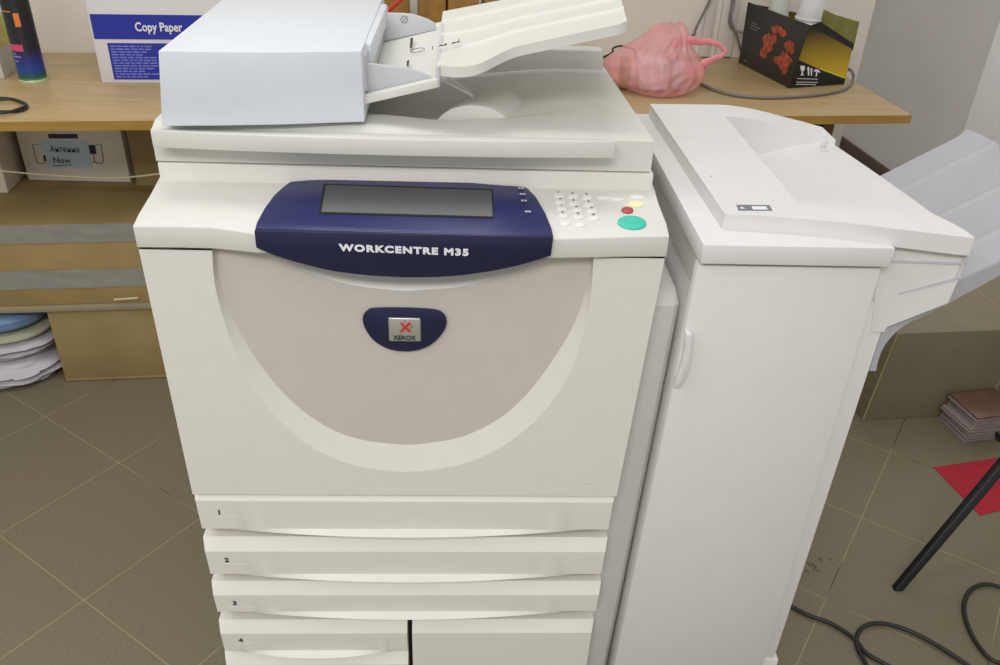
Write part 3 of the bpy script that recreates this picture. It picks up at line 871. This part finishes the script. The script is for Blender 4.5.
# copy paper box
A = at(102, 83, z=ZK); dx = E1; nn = E2
PB = root('paper_box', 'white and blue copy paper box on the desk behind the document feeder', 'box', rp(A, .19, .12, ZK))
bm = BM(); B = rp(A, .38, 0)
slab(bm, [A[:2], B[:2], rp(B, 0, .25)[:2], rp(A, 0, .25)[:2]], ZK, ZK + .27)
CB = obj('carton_body', bm, M['paperbox'], PB, bevel=.002)
pf = (A - nn * .0008, nn)
def onp(u, v, off=0): return at(u, v, plane=(A - nn * (.0008 + off), nn))
l0, l1 = onp(88.5, 14), onp(95, 39)
z1, z0 = l0.z, l1.z
P0 = A + dx * .004 - nn * .001
P1 = P0 + dx * .372
bm = BM(); prism(bm, [Vector((P0.x, P0.y, z0)), Vector((P1.x, P1.y, z0)), Vector((P1.x, P1.y, z1)), Vector((P0.x, P0.y, z1))], nn * .0008)
BN = obj('title_band', bm, M['bluebox'], PB, smooth=False, label='blue title band')
a, b_ = onp(135.5, 31, .001), onp(183, 31.5, .001)
bm = BM(); text_bm(bm, 'Copy Paper', .029, a, dx, ZD, .0006, 1.0)
w = max((v.co - a).dot(dx) for v in bm.verts); f_ = (b_ - a).dot(dx) / w
for v in bm.verts: v.co += dx * ((v.co - a).dot(dx) * (f_ - 1))
imprint(BN, bm, M['whiteprint'])
tl, bl_ = onp(107, 43), onp(113.5, 79.5)
z1, z0 = tl.z, bl_.z
P0 = onp(107, 43); P1 = P0 + dx * .19
bm = BM(); prism(bm, [Vector((P0.x, P0.y, z0)), Vector((P1.x, P1.y, z0)), Vector((P1.x, P1.y, z1)), Vector((P0.x, P0.y, z1))], nn * .0006)
PNL = obj('text_panel', bm, M['bluebox'], PB, smooth=False, label='blue panel of small print')
random.seed(3); bm = BM()
for i in range(12):
    z = z1 - .006 - (z1 - z0 - .008) * i / 12; x = .006; L = .07 + .09 * random.random()
    while x < L:
        w = .006 + .012 * random.random(); q = P0 + dx * x - nn * .0005
        prism(bm, [Vector((q.x, q.y, z)), Vector((q.x, q.y, z)) + dx * w, Vector((q.x, q.y, z - .0032)) + dx * w, Vector((q.x, q.y, z - .0032))], nn * .0004); x += w + .003
imprint(PNL, bm, M['bluetext'])
# spray can
c0 = at(32, 84, z=ZK) + Vector((-.008, .03, 0))
CN = root('spray_can', 'black can with pink, blue and green print, on the desk at the left', 'can', c0)
bm = BM(); lathe(bm, [(.030, 0), (.0325, .002), (.0325, .008), (.0318, .010), (.0318, .215), (.030, .222), (.024, .228)], c0, 40); obj('can_body', bm, M['can'], CN)
bm = BM(); lathe(bm, [(.0335, 0), (.0338, .001), (.0338, .006), (.0328, .008)], c0, 40); obj('bottom_rim', bm, M['cansilver'], CN)
bm = BM(); lathe(bm, [(.0275, .224), (.0275, .228), (.0275, .275), (.025, .28), (.01, .282)], c0, 32); obj('cap', bm, M['black'], CN)
def canpatch(a0, a1, z0, z1, m, name):
    bm = BM(); loops = []
    for z in (z0, z1): loops.append([c0 + Vector((.0323 * math.cos(a0 + (a1 - a0) * i / 12), .0323 * math.sin(a0 + (a1 - a0) * i / 12), z)) for i in range(13)])
    loft(bm, loops, caps=False, closed=False); imprint([o for o in CN.children if o.name.startswith('can_body')][0], bm, m)
canpatch(math.radians(205), math.radians(285), .078, .094, M['pink'], 'pink_band')
canpatch(math.radians(278), math.radians(300), .135, .166, M['orangelabel'], 'orange_label')
canpatch(math.radians(205), math.radians(270), .168, .1705, M['orangelabel'], 'gold_line')
bm = BM()
for (zz, w) in ((.070, .5), (.063, .9), (.052, .55)):
    a0 = math.radians(228); a1 = a0 + .8 * w
    loft(bm, [[c0 + Vector((.0325 * math.cos(a0 + (a1 - a0) * i / 8), .0325 * math.sin(a0 + (a1 - a0) * i / 8), z)) for i in range(9)] for z in (zz, zz + .004)], caps=False, closed=False)
CBOD = [o for o in CN.children if o.name.startswith('can_body')][0]; imprint(CBOD, bm, M['bluetext'])
# pack at the left edge
A = at(4.5, 79, z=ZK)
YP = root('pack', 'pale green and gray pack at the left edge of the photo on the desk', 'pack', rp(A, -.06, .05, ZK))
bm = BM(); slab(bm, [rp(A, -.12, 0)[:2], A[:2], rp(A, 0, .10)[:2], rp(A, -.12, .10)[:2]], ZK, ZK + .145); CP = obj('carton_body', bm, M['bridge'], YP, bevel=.002)
bm = BM(); slab(bm, [rp(A, -.1205, -.0006)[:2], rp(A, .0006, -.0006)[:2], rp(A, .0006, .1006)[:2], rp(A, -.1205, .1006)[:2]], ZK + .07, ZK + .135); obj('printed_band', bm, M['lime'], CP)
# cable loop on desk
pts = [(-25, 99), (-5, 98), (10, 98.5), (22, 102), (27, 106), (22, 110.5), (8, 111.5), (-8, 111), (-25, 108)]
bm = BM(); tube(bm, [at(u, v, z=ZK + .0035) for u, v in pts], .0032, 8)
pts2 = [(-25, 103), (-2, 100), (14, 99.5), (25, 105), (20, 108.5), (4, 113), (-14, 113.5)]
tube(bm, [at(u, v, z=ZK + .0085) for u, v in pts2], .0032, 8)
obj('cable_coil', bm, M['cable'], label='black cable loop on the front of the desk at the left edge', cat='cable', loc=at(10, 105, z=ZK))
# amber packs behind the feeder
for i, (u, wdt) in enumerate(((379, .085), (414, .085), (444, .098), (479, .098), (513, .1))):
    c_ = at(u, 14, y=1.50); c_ = rp((c_.x, 1.46 + .09 * c_.x), .05, 0, ZK)
    r_ = root('amber_pack', 'amber brown pack behind the feeder tray, %s of the row from the left' % ('first', 'second', 'third', 'fourth', 'fifth', 'sixth')[i], 'pack', c_, 'amber packs in a row on the desk')
    w = wdt / 2 - .002; loops = []
    for z, s in ((0, .94), (.01, 1), (.09, 1), (.17, 1), (.195, .97), (.205, .90)):
        loop = []
        for k in range(24):
            a = 2 * math.pi * k / 24; ca, sa = math.cos(a), math.sin(a); q = max(abs(ca), abs(sa)) ** .75
            p = rp(c_, w * s * ca / q * .94, .045 * s * sa / q * .94)
            loop.append((p.x, p.y, ZK + z))
        loops.append(loop)
    bm = BM(); loft(bm, loops); obj('pack_body', bm, M['amber'], r_, angle=60)
    bm = BM(); lathe(bm, [(.030, .205), (.030, .222), (.027, .225)], c_, 20); obj('lid', bm, M['amberdk'], r_)
bm = BM(); A = at(388, 10.5, y=1.28); B = at(408, -6, y=1.36); A2 = A + (A - B) * 2.2
t_ = (A.z - (ZK + .004)) / max(1e-6, (B - A).z) ; A0 = A - (B - A) * t_
tube(bm, [A0, B + (B - A) * .8], .0055, 10, 1, smooth=False); obj('red_rod', bm, M['redrod'], label='slim red rod leaning against the amber packs behind the feeder', cat='rod', loc=A0)

# pink bag
def bag():
    R_ = root('plastic_bag', 'crumpled pink plastic carrier bag on the desk behind the photocopier', 'bag', (.60, 1.33, ZK))
    yb = 1.31
    left = [(97.5, 632), (95, 621), (88, 608), (80, 603), (72, 602), (64, 606), (56, 617), (48, 629), (40, 640), (33, 648), (27, 654), (23.5, 662)]
    right = [(97.5, 672), (95, 688), (88, 698), (80, 703), (72, 705.5), (64, 703), (56, 697), (48, 692), (40, 690), (33, 688.5), (27, 686.5), (23.5, 683)]
    dep = [.085, .098, .105, .106, .104, .098, .088, .075, .060, .044, .028, .010]
    L = catmull([at(u, v, y=yb) for v, u in left], 4); Rr_ = catmull([at(u, v, y=yb) for v, u in right], 4)
    Dp = [p.x for p in catmull([(d, 0, 0) for d in dep], 4)]
    z0, z1 = L[0].z, L[-1].z; n = 120; loops = []
    for k, (a, b_, dd) in enumerate(zip(L, Rr_, Dp)):
        t = (a.z - z0) / (z1 - z0); z = ZK + .001 + (z1 - ZK) * t; loop = []
        c_ = (a + b_) / 2; hw = (b_.x - a.x) / 2
        for i in range(n):
            an = 2 * math.pi * i / n; ca, sa = math.cos(an), math.sin(an)
            # gathers radiating from the knotted top plus soft crumples
            gth = abs(noise.noise(Vector((ca * 4.5 + t * 1.2, sa * 4.5, t * .8 + 3)))) * .26 * sst((t - .12) / .5)
            cr = abs(noise.noise(Vector((ca * 3.1, sa * 3.1, t * 5 + 8)))) * .20
            edge = abs(sa) ** .7
            f = 1 - (gth + cr) * edge * sst(t / .06)
            dz = .009 * noise.noise(Vector((ca * 3, sa * 3, 2.2))) * sst((t - .75) / .25)
            loop.append((c_.x + hw * ca * (1 - .35 * (gth + cr) * edge), c_.y + dd * f * sa, max(ZK + .001, z + dz)))
        loops.append(loop)
    bm = BM(); loft(bm, loops)
    obj('bag_body', bm, M['bag'], R_, angle=180)
    def ribbon(hp, y, w0, w1, th):
        cl = catmull([at(u, v, y=y) for u, v in hp], 6); bm = BM(); loops = []
        for i, p in enumerate(cl):
            d = (cl[min(i + 1, len(cl) - 1)] - cl[max(0, i - 1)]).normalized(); s_ = d.cross(Vector((0, 1, 0))).normalized()
            f = i / (len(cl) - 1); w = w0 + (w1 - w0) * abs(2 * f - 1) ** 1.5
            loops.append([p + s_ * (w * math.cos(2 * math.pi * q / 10) + .0012 * math.sin(i * 1.1)) + Vector((0, 1, 0)) * th * math.sin(2 * math.pi * q / 10) for q in range(10)])
        loft(bm, loops); obj('handle', bm, M['bagdark'], R_)
    ribbon([(672, 44), (688, 41), (706, 41.5), (718, 44.5), (725, 51), (721, 56), (711, 60), (698, 67), (688, 74)], 1.285, .0055, .014, .003)
    for (du, w, d0, d1, h, m_, nm, lb) in ((651, .075, 1.27, 1.36, .075, M['paperbox'], 'package', 'pale package inside the pink plastic bag'), (624, .022, 1.28, 1.34, .07, M['greenold'], 'jar', 'olive jar inside the pink bag, at its left'), (676, .03, 1.28, 1.34, .07, M['guide'], 'jar', 'grayish jar inside the pink bag, at its right')):
        c1 = at(du, 80, y=1.31); zb = ZK + .003
        bm = BM(); box(bm, c1.x - w / 2, c1.x + w / 2, d0, d1, zb, zb + h)
        obj(nm, bm, m_, bevel=.008, seg=3, label=lb, cat=nm, loc=(c1.x, 1.31, zb))
bag()
# thin black cable showing left of the bag
bm = BM(); tube(bm, [(.40, 1.50, ZK + .004)] + [at(u, v, y=1.46) for u, v in ((610, 54), (613, 48.5), (620, 46), (627, 47.5), (634, 50))] + [(.55, 1.47, ZK + .03), (.58, 1.47, ZK + .004)], .0028, 8)
obj('cable_loop', bm, M['cable'], label='small dark cable loop poking up left of the pink bag', cat='cable', loc=(.45, 1.47, ZK))

# black printed box (open) with cups
def printed_box():
    c = at(788.5, 88.5, z=ZK); l = at(738.5, 63, z=ZK); r = at(844, 84.5, z=ZK)
    R_ = root('printed_box', 'open black cardboard box printed with orange food, standing on the desk', 'box', (l + r) / 2)
    bk = l + r - c; H = .169; up = Vector((0, 0, 1))
    def wall_(name, pts, thick, m):
        bm = BM(); prism(bm, pts, thick); return obj(name, bm, m, R_, smooth=False)
    dl = (l - c).normalized(); dr = (r - c).normalized()
    nl = Vector((-dl.y, dl.x, 0)); nl = nl if nl.dot(bk - c) > 0 else -nl
    nr = Vector((-dr.y, dr.x, 0)); nr = nr if nr.dot(bk - c) > 0 else -nr
    FL = wall_('printed_side', [c, l, at(748, 2, plane=(c, nl)), at(809.5, 25, plane=(c, nl))], nl * .002, M['blackbox'])
    def onr(u, v, off=.0): return at(u, v, plane=(c - nr * off, nr))
    FRt = wall_('low_front', [c, r, onr(845.5, 79), onr(821, 70), onr(798, 59.5)], nr * .002, M['blackbox'])
    bm = BM(); prism(bm, [onr(820, 69.3, .0006), onr(845.7, 79, .0006), onr(845.9, 77.2, .0006), onr(820, 67.6, .0006)], nr * .0032); imprint(FRt, bm, M['yellowedge'])
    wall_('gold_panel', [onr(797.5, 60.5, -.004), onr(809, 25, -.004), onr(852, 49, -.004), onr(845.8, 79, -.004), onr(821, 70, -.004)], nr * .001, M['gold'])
    wall_('inner_flap', [onr(809, 26, -.02), onr(821, 22, -.02), onr(854, 44, -.02), onr(852.5, 51, -.02), onr(830, 45, -.02)], nr * .001, M['blackbox'])
    wall_('back_flap', [onr(820, 26, -.05), onr(824, 9.5, -.05), onr(836, 15, -.05), onr(859.5, 22, -.05), onr(853, 50, -.05)], nr * .001, M['greenold'])
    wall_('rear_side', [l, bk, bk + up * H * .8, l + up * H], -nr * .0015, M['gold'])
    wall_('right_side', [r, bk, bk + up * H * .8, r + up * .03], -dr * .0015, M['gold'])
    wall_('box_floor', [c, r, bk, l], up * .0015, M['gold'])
    def onl(u, v, off=.0008): return at(u, v, plane=(c - nl * off, nl))
    blobs = [[(763, 38), (768, 33), (771, 36), (776, 33), (777, 41), (772, 45), (773, 50), (767, 53), (766, 58), (761, 57), (760, 51), (764, 46)], [(771, 28), (777, 25), (784, 30), (787, 35), (782, 37), (779, 33), (775, 35)], [(785, 43), (791, 41), (795, 48), (792, 54), (786, 50)], [(774, 57), (780, 56), (783, 51), (791, 58), (792, 62), (788, 66), (787, 71), (783, 75), (779, 66), (774, 62)]]
    for b2 in blobs:
        bm = BM(); prism(bm, [onl(p.x + 1.6 * noise.noise(p * .9), p.y + 1.6 * noise.noise(p * .9 + Vector((7, 3, 1)))) for p in catmull([(u, v, 0) for u, v in b2], 6, True)], nl * .0006); imprint(FL, bm, M['orange'])
    bm = BM()
    for (u0, v0, u1, v1) in ((752, 22, 757, 24.5), (751, 24.5, 760, 28.5), (750, 27.5, 757, 30.5), (744, 59.5, 747.5, 61.5)):
        a_, b_ = onl(u0, v0), onl(u1, v1); prism(bm, [a_, b_, b_ + up * -.0022, a_ + up * -.0022], nl * .0005)
    imprint(FL, bm, M['grayprint'])
    ic = BM(); O = .0008
    prism(ic, [onr(u, v, O) for u, v in ((800.5, 65.5), (805, 66), (804.5, 70), (803, 71.5), (803, 74.5), (804.5, 75.6), (800.3, 75.2), (801.6, 74), (801.8, 71.3), (800.5, 69.5))], nr * .0005)
    prism(ic, [onr(u, v, O) for u, v in ((808, 75.3), (807.6, 69), (806.7, 69), (808.4, 66.6), (810, 69), (809.2, 69), (809.5, 75.4))], nr * .0005)
    prism(ic, [onr(u, v, O) for u, v in ((811, 75.4), (810.8, 70), (810.1, 70), (811.6, 67.8), (813, 70.2), (812.1, 70.2), (812.1, 75.5))], nr * .0005)
    prism(ic, [onr(u, v, O) for u, v in ((813.8, 71.8), (815, 69.6), (817.5, 69.4), (819.6, 71), (820, 73), (817.6, 71.8), (816.6, 76.6), (815.6, 76.5), (816.4, 71.6))], nr * .0005)
    for (u0, v0, u1, v1) in ((797.5, 78.3, 818, 79), (796.5, 81.8, 818, 82.2), (796, 84, 816, 84.4)):
        a_, b_ = onr(u0, v0, O), onr(u1, v1, O); prism(ic, [a_, b_, b_ + up * -.0014, a_ + up * -.0014], nr * .0005)
    imprint(FRt, ic, M['whiteprint'])
    return c, l, r, bk
bc, bl_, br_, bbk = printed_box()
def cup_stack(name, label, c, m, r0, h, n, cat='cups'):
    """upside-down nested cups: rims at the bottom, tapering walls above"""
    R_ = root(name, label, cat, c)
    prof = [(r0 * .9, 0)]; z = .0; base = h * .45
    prof += [(r0, 0), (r0, base * .9)]
    for i in range(n):
        z = base + i * .012; prof += [(r0 * 1.04, z), (r0 * 1.04, z + .0035), (r0 * .985, z + .005), (r0 * .975, z + .010)]
    prof += [(r0 * .70, h), (r0 * .66, h + .001)]
    bm = BM(); lathe(bm, prof, c, 36); obj('cup', bm, m, R_)
mid = (bc + bbk) / 2
cw = at(810, 20, y=mid.y + .02)
cup_stack('foam_cup', 'stack of upturned white foam cups standing in the black printed box', Vector((cw.x, mid.y + .02, ZK + .0018)), M['cup'], .041, .27, 3)
cw = at(780, 10, y=mid.y + .05)
cup_stack('foam_cup', 'pale greenish cups standing at the left in the black printed box', Vector((cw.x - .004, mid.y + .05, ZK + .0018)), M['cup2'], .031, .25, 2)

# cables on the wall and desk, conduits
wy = lambda x: W0[1] + .09 * (x - W0[0])
def wall_at(u, v, off=.01): return at(u, v, plane=(Vector((W0[0], W0[1], 0)) - E2 * off, E2))
for (u, w, z0, z1, lb) in ((705, .028, .752, 1.5, 'narrow white cable conduit on the back wall, nearest the pink bag'), (724, .05, .752, 1.2, 'wider white cable conduit on the back wall beside the printed box')):
    p = wall_at(u, 40, .0)
    bm = BM(); a = rp(p, -w / 2, -.014); b_ = rp(p, w / 2, -.014)
    slab(bm, [a[:2], b_[:2], rp(b_, 0, .0135)[:2], rp(a, 0, .0135)[:2]], z0, z1)
    obj('cable_conduit', bm, M['conduit'], bevel=.003, label=lb, cat='conduit', loc=(p.x, p.y, z0))
bm = BM(); tube(bm, [wall_at(u, v, .022) for u, v in ((716, -14), (708, 4), (702, 16), (697, 26), (694, 34), (693, 39))], .004, 8)
tube(bm, [wall_at(693.4, 34, .022), wall_at(692.8, 40, .022)], .0065, 8, 1, smooth=False)
obj('wall_cable', bm, M['graycable'], label='gray cable hanging down the wall above the pink bag', cat='cable', loc=wall_at(702, 16, .022))
bm = BM(); tube(bm, [wall_at(733, -12, .022), wall_at(732, 5, .022), wall_at(730, 16, .022), wall_at(730, 24, .022), wall_at(735, 30, .03), wall_at(744, 33, .05), wall_at(750, 34, .06)], .0045, 8)
tube(bm, [wall_at(735, -12, .026), wall_at(734, 2, .026), wall_at(731, 12, .03), wall_at(732, 24, .03), wall_at(737, 36, .03), wall_at(741, 52, .02)], .0035, 8)
obj('wall_cable', bm, M['graycable'], label='pair of twisted gray cables hanging down the wall left of the printed box', cat='cable', loc=wall_at(730, 20, .022))
pts = [at(u, v, z=ZK + .0048) for u, v in ((695, 79), (702, 84), (715, 90), (735, 95), (760, 97.5), (790, 97), (820, 94.5), (842, 90), (851, 84))]
pts += [at(853.5, 77, z=ZK + .02), at(851.5, 71, z=ZK + .035), at(846, 68, z=ZK + .03)]
bm = BM(); tube(bm, pts, .0042, 8)
obj('desk_cable', bm, M['graycable'], label='gray cable lying on the desk and curling round the printed box', cat='cable', loc=at(760, 97.5, z=ZK))

# ================================================================== FLOOR AT THE RIGHT
# tiled plinth
a = at(862.5, 420.5, z=0); 
t0 = a; t1 = rp(a, .75, 0)
SL = Vector((.025, .012, 0))
PLN = root('tiled_plinth', 'low beige tiled plinth on the floor behind the stack of disc cases', 'plinth', rp(a, .37, .2, 0))
bm = BM(); loft(bm, [[t0, t1, rp(t1, 0, .42), rp(t0, 0, .42)], [p + SL + Vector((0, 0, .268)) for p in (t0, t1, rp(t1, 0, .42), rp(t0, 0, .42))]])
PB_ = obj('tile_block', bm, M['plinth'], PLN, bevel=.003)
bm = BM(); tube(bm, [t0 + Vector((0, -.0005, .004)), t0 + SL + Vector((0, -.0005, .266))], .0025, 6, 1, smooth=False); obj('tile_edge', bm, M['grout'], PB_)
g0 = rp(a, .352, -.0006); g1 = rp(a, .352, -.0006) + SL + Vector((0, 0, .268)); g2 = rp(g1, 0, .42, .2685)
bm = BM(); tube(bm, [g0, g1, g2], .0016, 6, 1, smooth=False); obj('grout_line', bm, M['grout'], PB_)
# disc cases
cA = at(963.5, 442, z=0) + Vector((0, -.008, 0))
random.seed(11)
ang = TH + math.radians(5)
for i in range(7):
    zz = .0002 + i * .0124
    rot = ang + math.radians((random.random() - .5) * 7); ox = (random.random() - .5) * .012; oy = (random.random() - .5) * .012
    e = Vector((math.cos(rot), math.sin(rot), 0)); n_ = Vector((-math.sin(rot), math.cos(rot), 0))
    base = cA + Vector((ox, oy, 0)); base.z = zz
    pos = ('lowest', 'second from the bottom', 'third from the bottom', 'middle one', 'third from the top', 'second from the top', 'topmost')[i]
    R_ = root('disc_case', 'clear disc case on the floor at the right, %s of the stack' % pos, 'disc case', base + e * .07 + n_ * .06, 'disc cases stacked on the floor')
    def cb(x0, x1, y0, y1, z0, z1):
        b_ = BM(); slab(b_, [(base + e * x0 + n_ * y0)[:2], (base + e * x1 + n_ * y0)[:2], (base + e * x1 + n_ * y1)[:2], (base + e * x0 + n_ * y1)[:2]], zz + z0, zz + z1); return b_
    obj('case_base', cb(0, .142, 0, .108, 0, .0054), M['cdclear'], R_, bevel=.0006)
    obj('case_sleeve', cb(.003, .139, .002, .106, .0055, .0076), M['cdbrown'], R_)
    obj('case_lid', cb(.002, .142, 0, .108, .0077, .0122), M['cdbrown'] if i == 6 else M['cdclear'], R_, bevel=.0006)
# red paper
q = [at(u, v, z=.0006) for u, v in ((933.5, 467.5), (1001, 457.5), (1060, 480), (1012, 508), (980, 515.5))]
bm = BM(); prism(bm, q, (0, 0, .0008)); obj('red_paper', bm, M['redpaper'], label='flat red sheet lying on the floor at the right edge', cat='paper', smooth=False, loc=q[0])
# stool leg
f = at(897, 589, z=0); tpt = at(1006, 460, x=1.20)
d = (tpt - f); e_ = f + d * 1.9
ST = root('stool', 'black stool leaning in at the right edge, one slim leg on the floor', 'stool', f)
bm = BM()
dd = d.normalized(); s1 = dd.cross(Vector((0, 1, 0))).normalized(); s2 = dd.cross(s1).normalized()
def sq(p, r): return [p + s1 * r + s2 * r, p - s1 * r + s2 * r, p - s1 * r - s2 * r, p + s1 * r - s2 * r]
lo4 = [Vector((f.x + dx_ * .010, f.y + dy_ * .008, .0)) for dx_, dy_ in ((1, -1), (1, 1), (-1, 1), (-1, -1))]
p1 = f + d * .04
def ringp(p, r): return [p + s2 * r * 0 + Vector((dx_ * r, dy_ * r * .8, 0)) for dx_, dy_ in ((1, -1), (1, 1), (-1, 1), (-1, -1))]
loft(bm, [ringp(f, .0095), ringp(f + d * .5, .0105), ringp(e_, .012)])
obj('leg', bm, M['black'], ST, bevel=.002)
kb = at(999, 438, x=1.23)
kb = at(1000, 437, y=(f + d * 1.02).y + .0)
bm = BM(); tube(bm, [kb + Vector((-.006, 0, 0)), kb + Vector((.12, .0, .02))], .0115, 12, 1, smooth=False); obj('crossbar', bm, M['black'], ST, bevel=.003)
# seat out of frame, resting the leg
sc0 = e_ + Vector((.10, .06, 0))
bm = BM(); lathe(bm, [(.13, -.012), (.15, 0), (.15, .02), (.14, .03)], sc0, 32); obj('seat', bm, M['black'], ST)
bm = BM(); q2 = Vector((sc0.x + .20, f.y - .03, 0)); loft(bm, [ringp(q2, .0095), ringp(Vector((sc0.x + .08, sc0.y - .05, sc0.z - .01)), .012)]); obj('leg', bm, M['black'], ST, bevel=.002)
bm = BM(); q2 = Vector((sc0.x + .1, sc0.y + .22, 0)); loft(bm, [ringp(q2, .0095), ringp(Vector((sc0.x + .02, sc0.y + .09, sc0.z - .01)), .012)]); obj('leg', bm, M['black'], ST, bevel=.002)
# floor cable
pts = [(770, 598), (789, 605.5), (808, 615), (832, 624), (854, 638.5), (866, 653), (885, 664), (905, 676), (915, 700), (880, 690), (866, 664), (857, 645), (860, 630), (875, 623.3), (899, 627), (928, 640), (966, 664), (1000, 690), (1030, 690), (1010, 668), (988, 657), (971, 633), (964, 609), (969, 592), (983, 584.5), (1000, 587), (1030, 600)]
bm = BM(); tube(bm, [at(u, v, z=.0045 + .0001 * i) for i, (u, v) in enumerate(pts)], .0042, 10)
obj('power_cable', bm, M['cable'], label='black power cable looping over the floor tiles at the lower right', cat='cable', loc=at(854, 638, z=0))
bm = BM()
for (u0, v0, u1, v1) in ((806, 562, 811, 566), (812, 563, 816, 568), (813, 568.5, 820, 571.5), (819, 557.5, 822, 561), (829, 558, 831, 559.5), (805, 570, 809, 572)):
    a_, b_ = at(u0, v0, z=.0004), at(u1, v1, z=.0004); dv = (b_ - a_).normalized(); s_ = Vector((-dv.y, dv.x, 0)) * .0016
    prism(bm, [a_ - s_, b_ - s_, b_ + s_, a_ + s_], (0, 0, .0003))
imprint(FLOOR, bm, M['scuff'])

# ================================================================== LIGHT
SC.view_settings.view_transform = 'Standard'
SC.view_settings.look = 'None'
SC.view_settings.exposure = 0
wd = bpy.data.worlds.new('room_light'); SC.world = wd; wd.use_nodes = True
bg = wd.node_tree.nodes['Background']; bg.inputs['Color'].default_value = (1.0, .99, .965, 1); bg.inputs['Strength'].default_value = .54
def area(name, loc, sx, sy, power, color=(1, .97, .92), rot=(0, 0, 0)):
    l = bpy.data.lights.new(name, 'AREA'); l.shape = 'RECTANGLE'; l.size = sx; l.size_y = sy; l.energy = power; l.color = color
    o = bpy.data.objects.new(name, l); COL.objects.link(o); o.location = loc; o.rotation_euler = rot
    return o
area('overhead_light', (-.1, .35, 2.75), 1.2, .5, 12, (1, .98, .96))
area('overhead_light', (-.3, -2.2, 2.75), 1.6, .8, 62, (1, .98, .96))  # added fill behind the camera to brighten front faces, not a known fixture
area('overhead_light', (1.3, 2.4, 2.75), .6, 1.3, 22, (1, .98, .96))
area('overhead_light', (-1.6, -.9, 2.75), .6, 1.3, 12, (1, .98, .96))
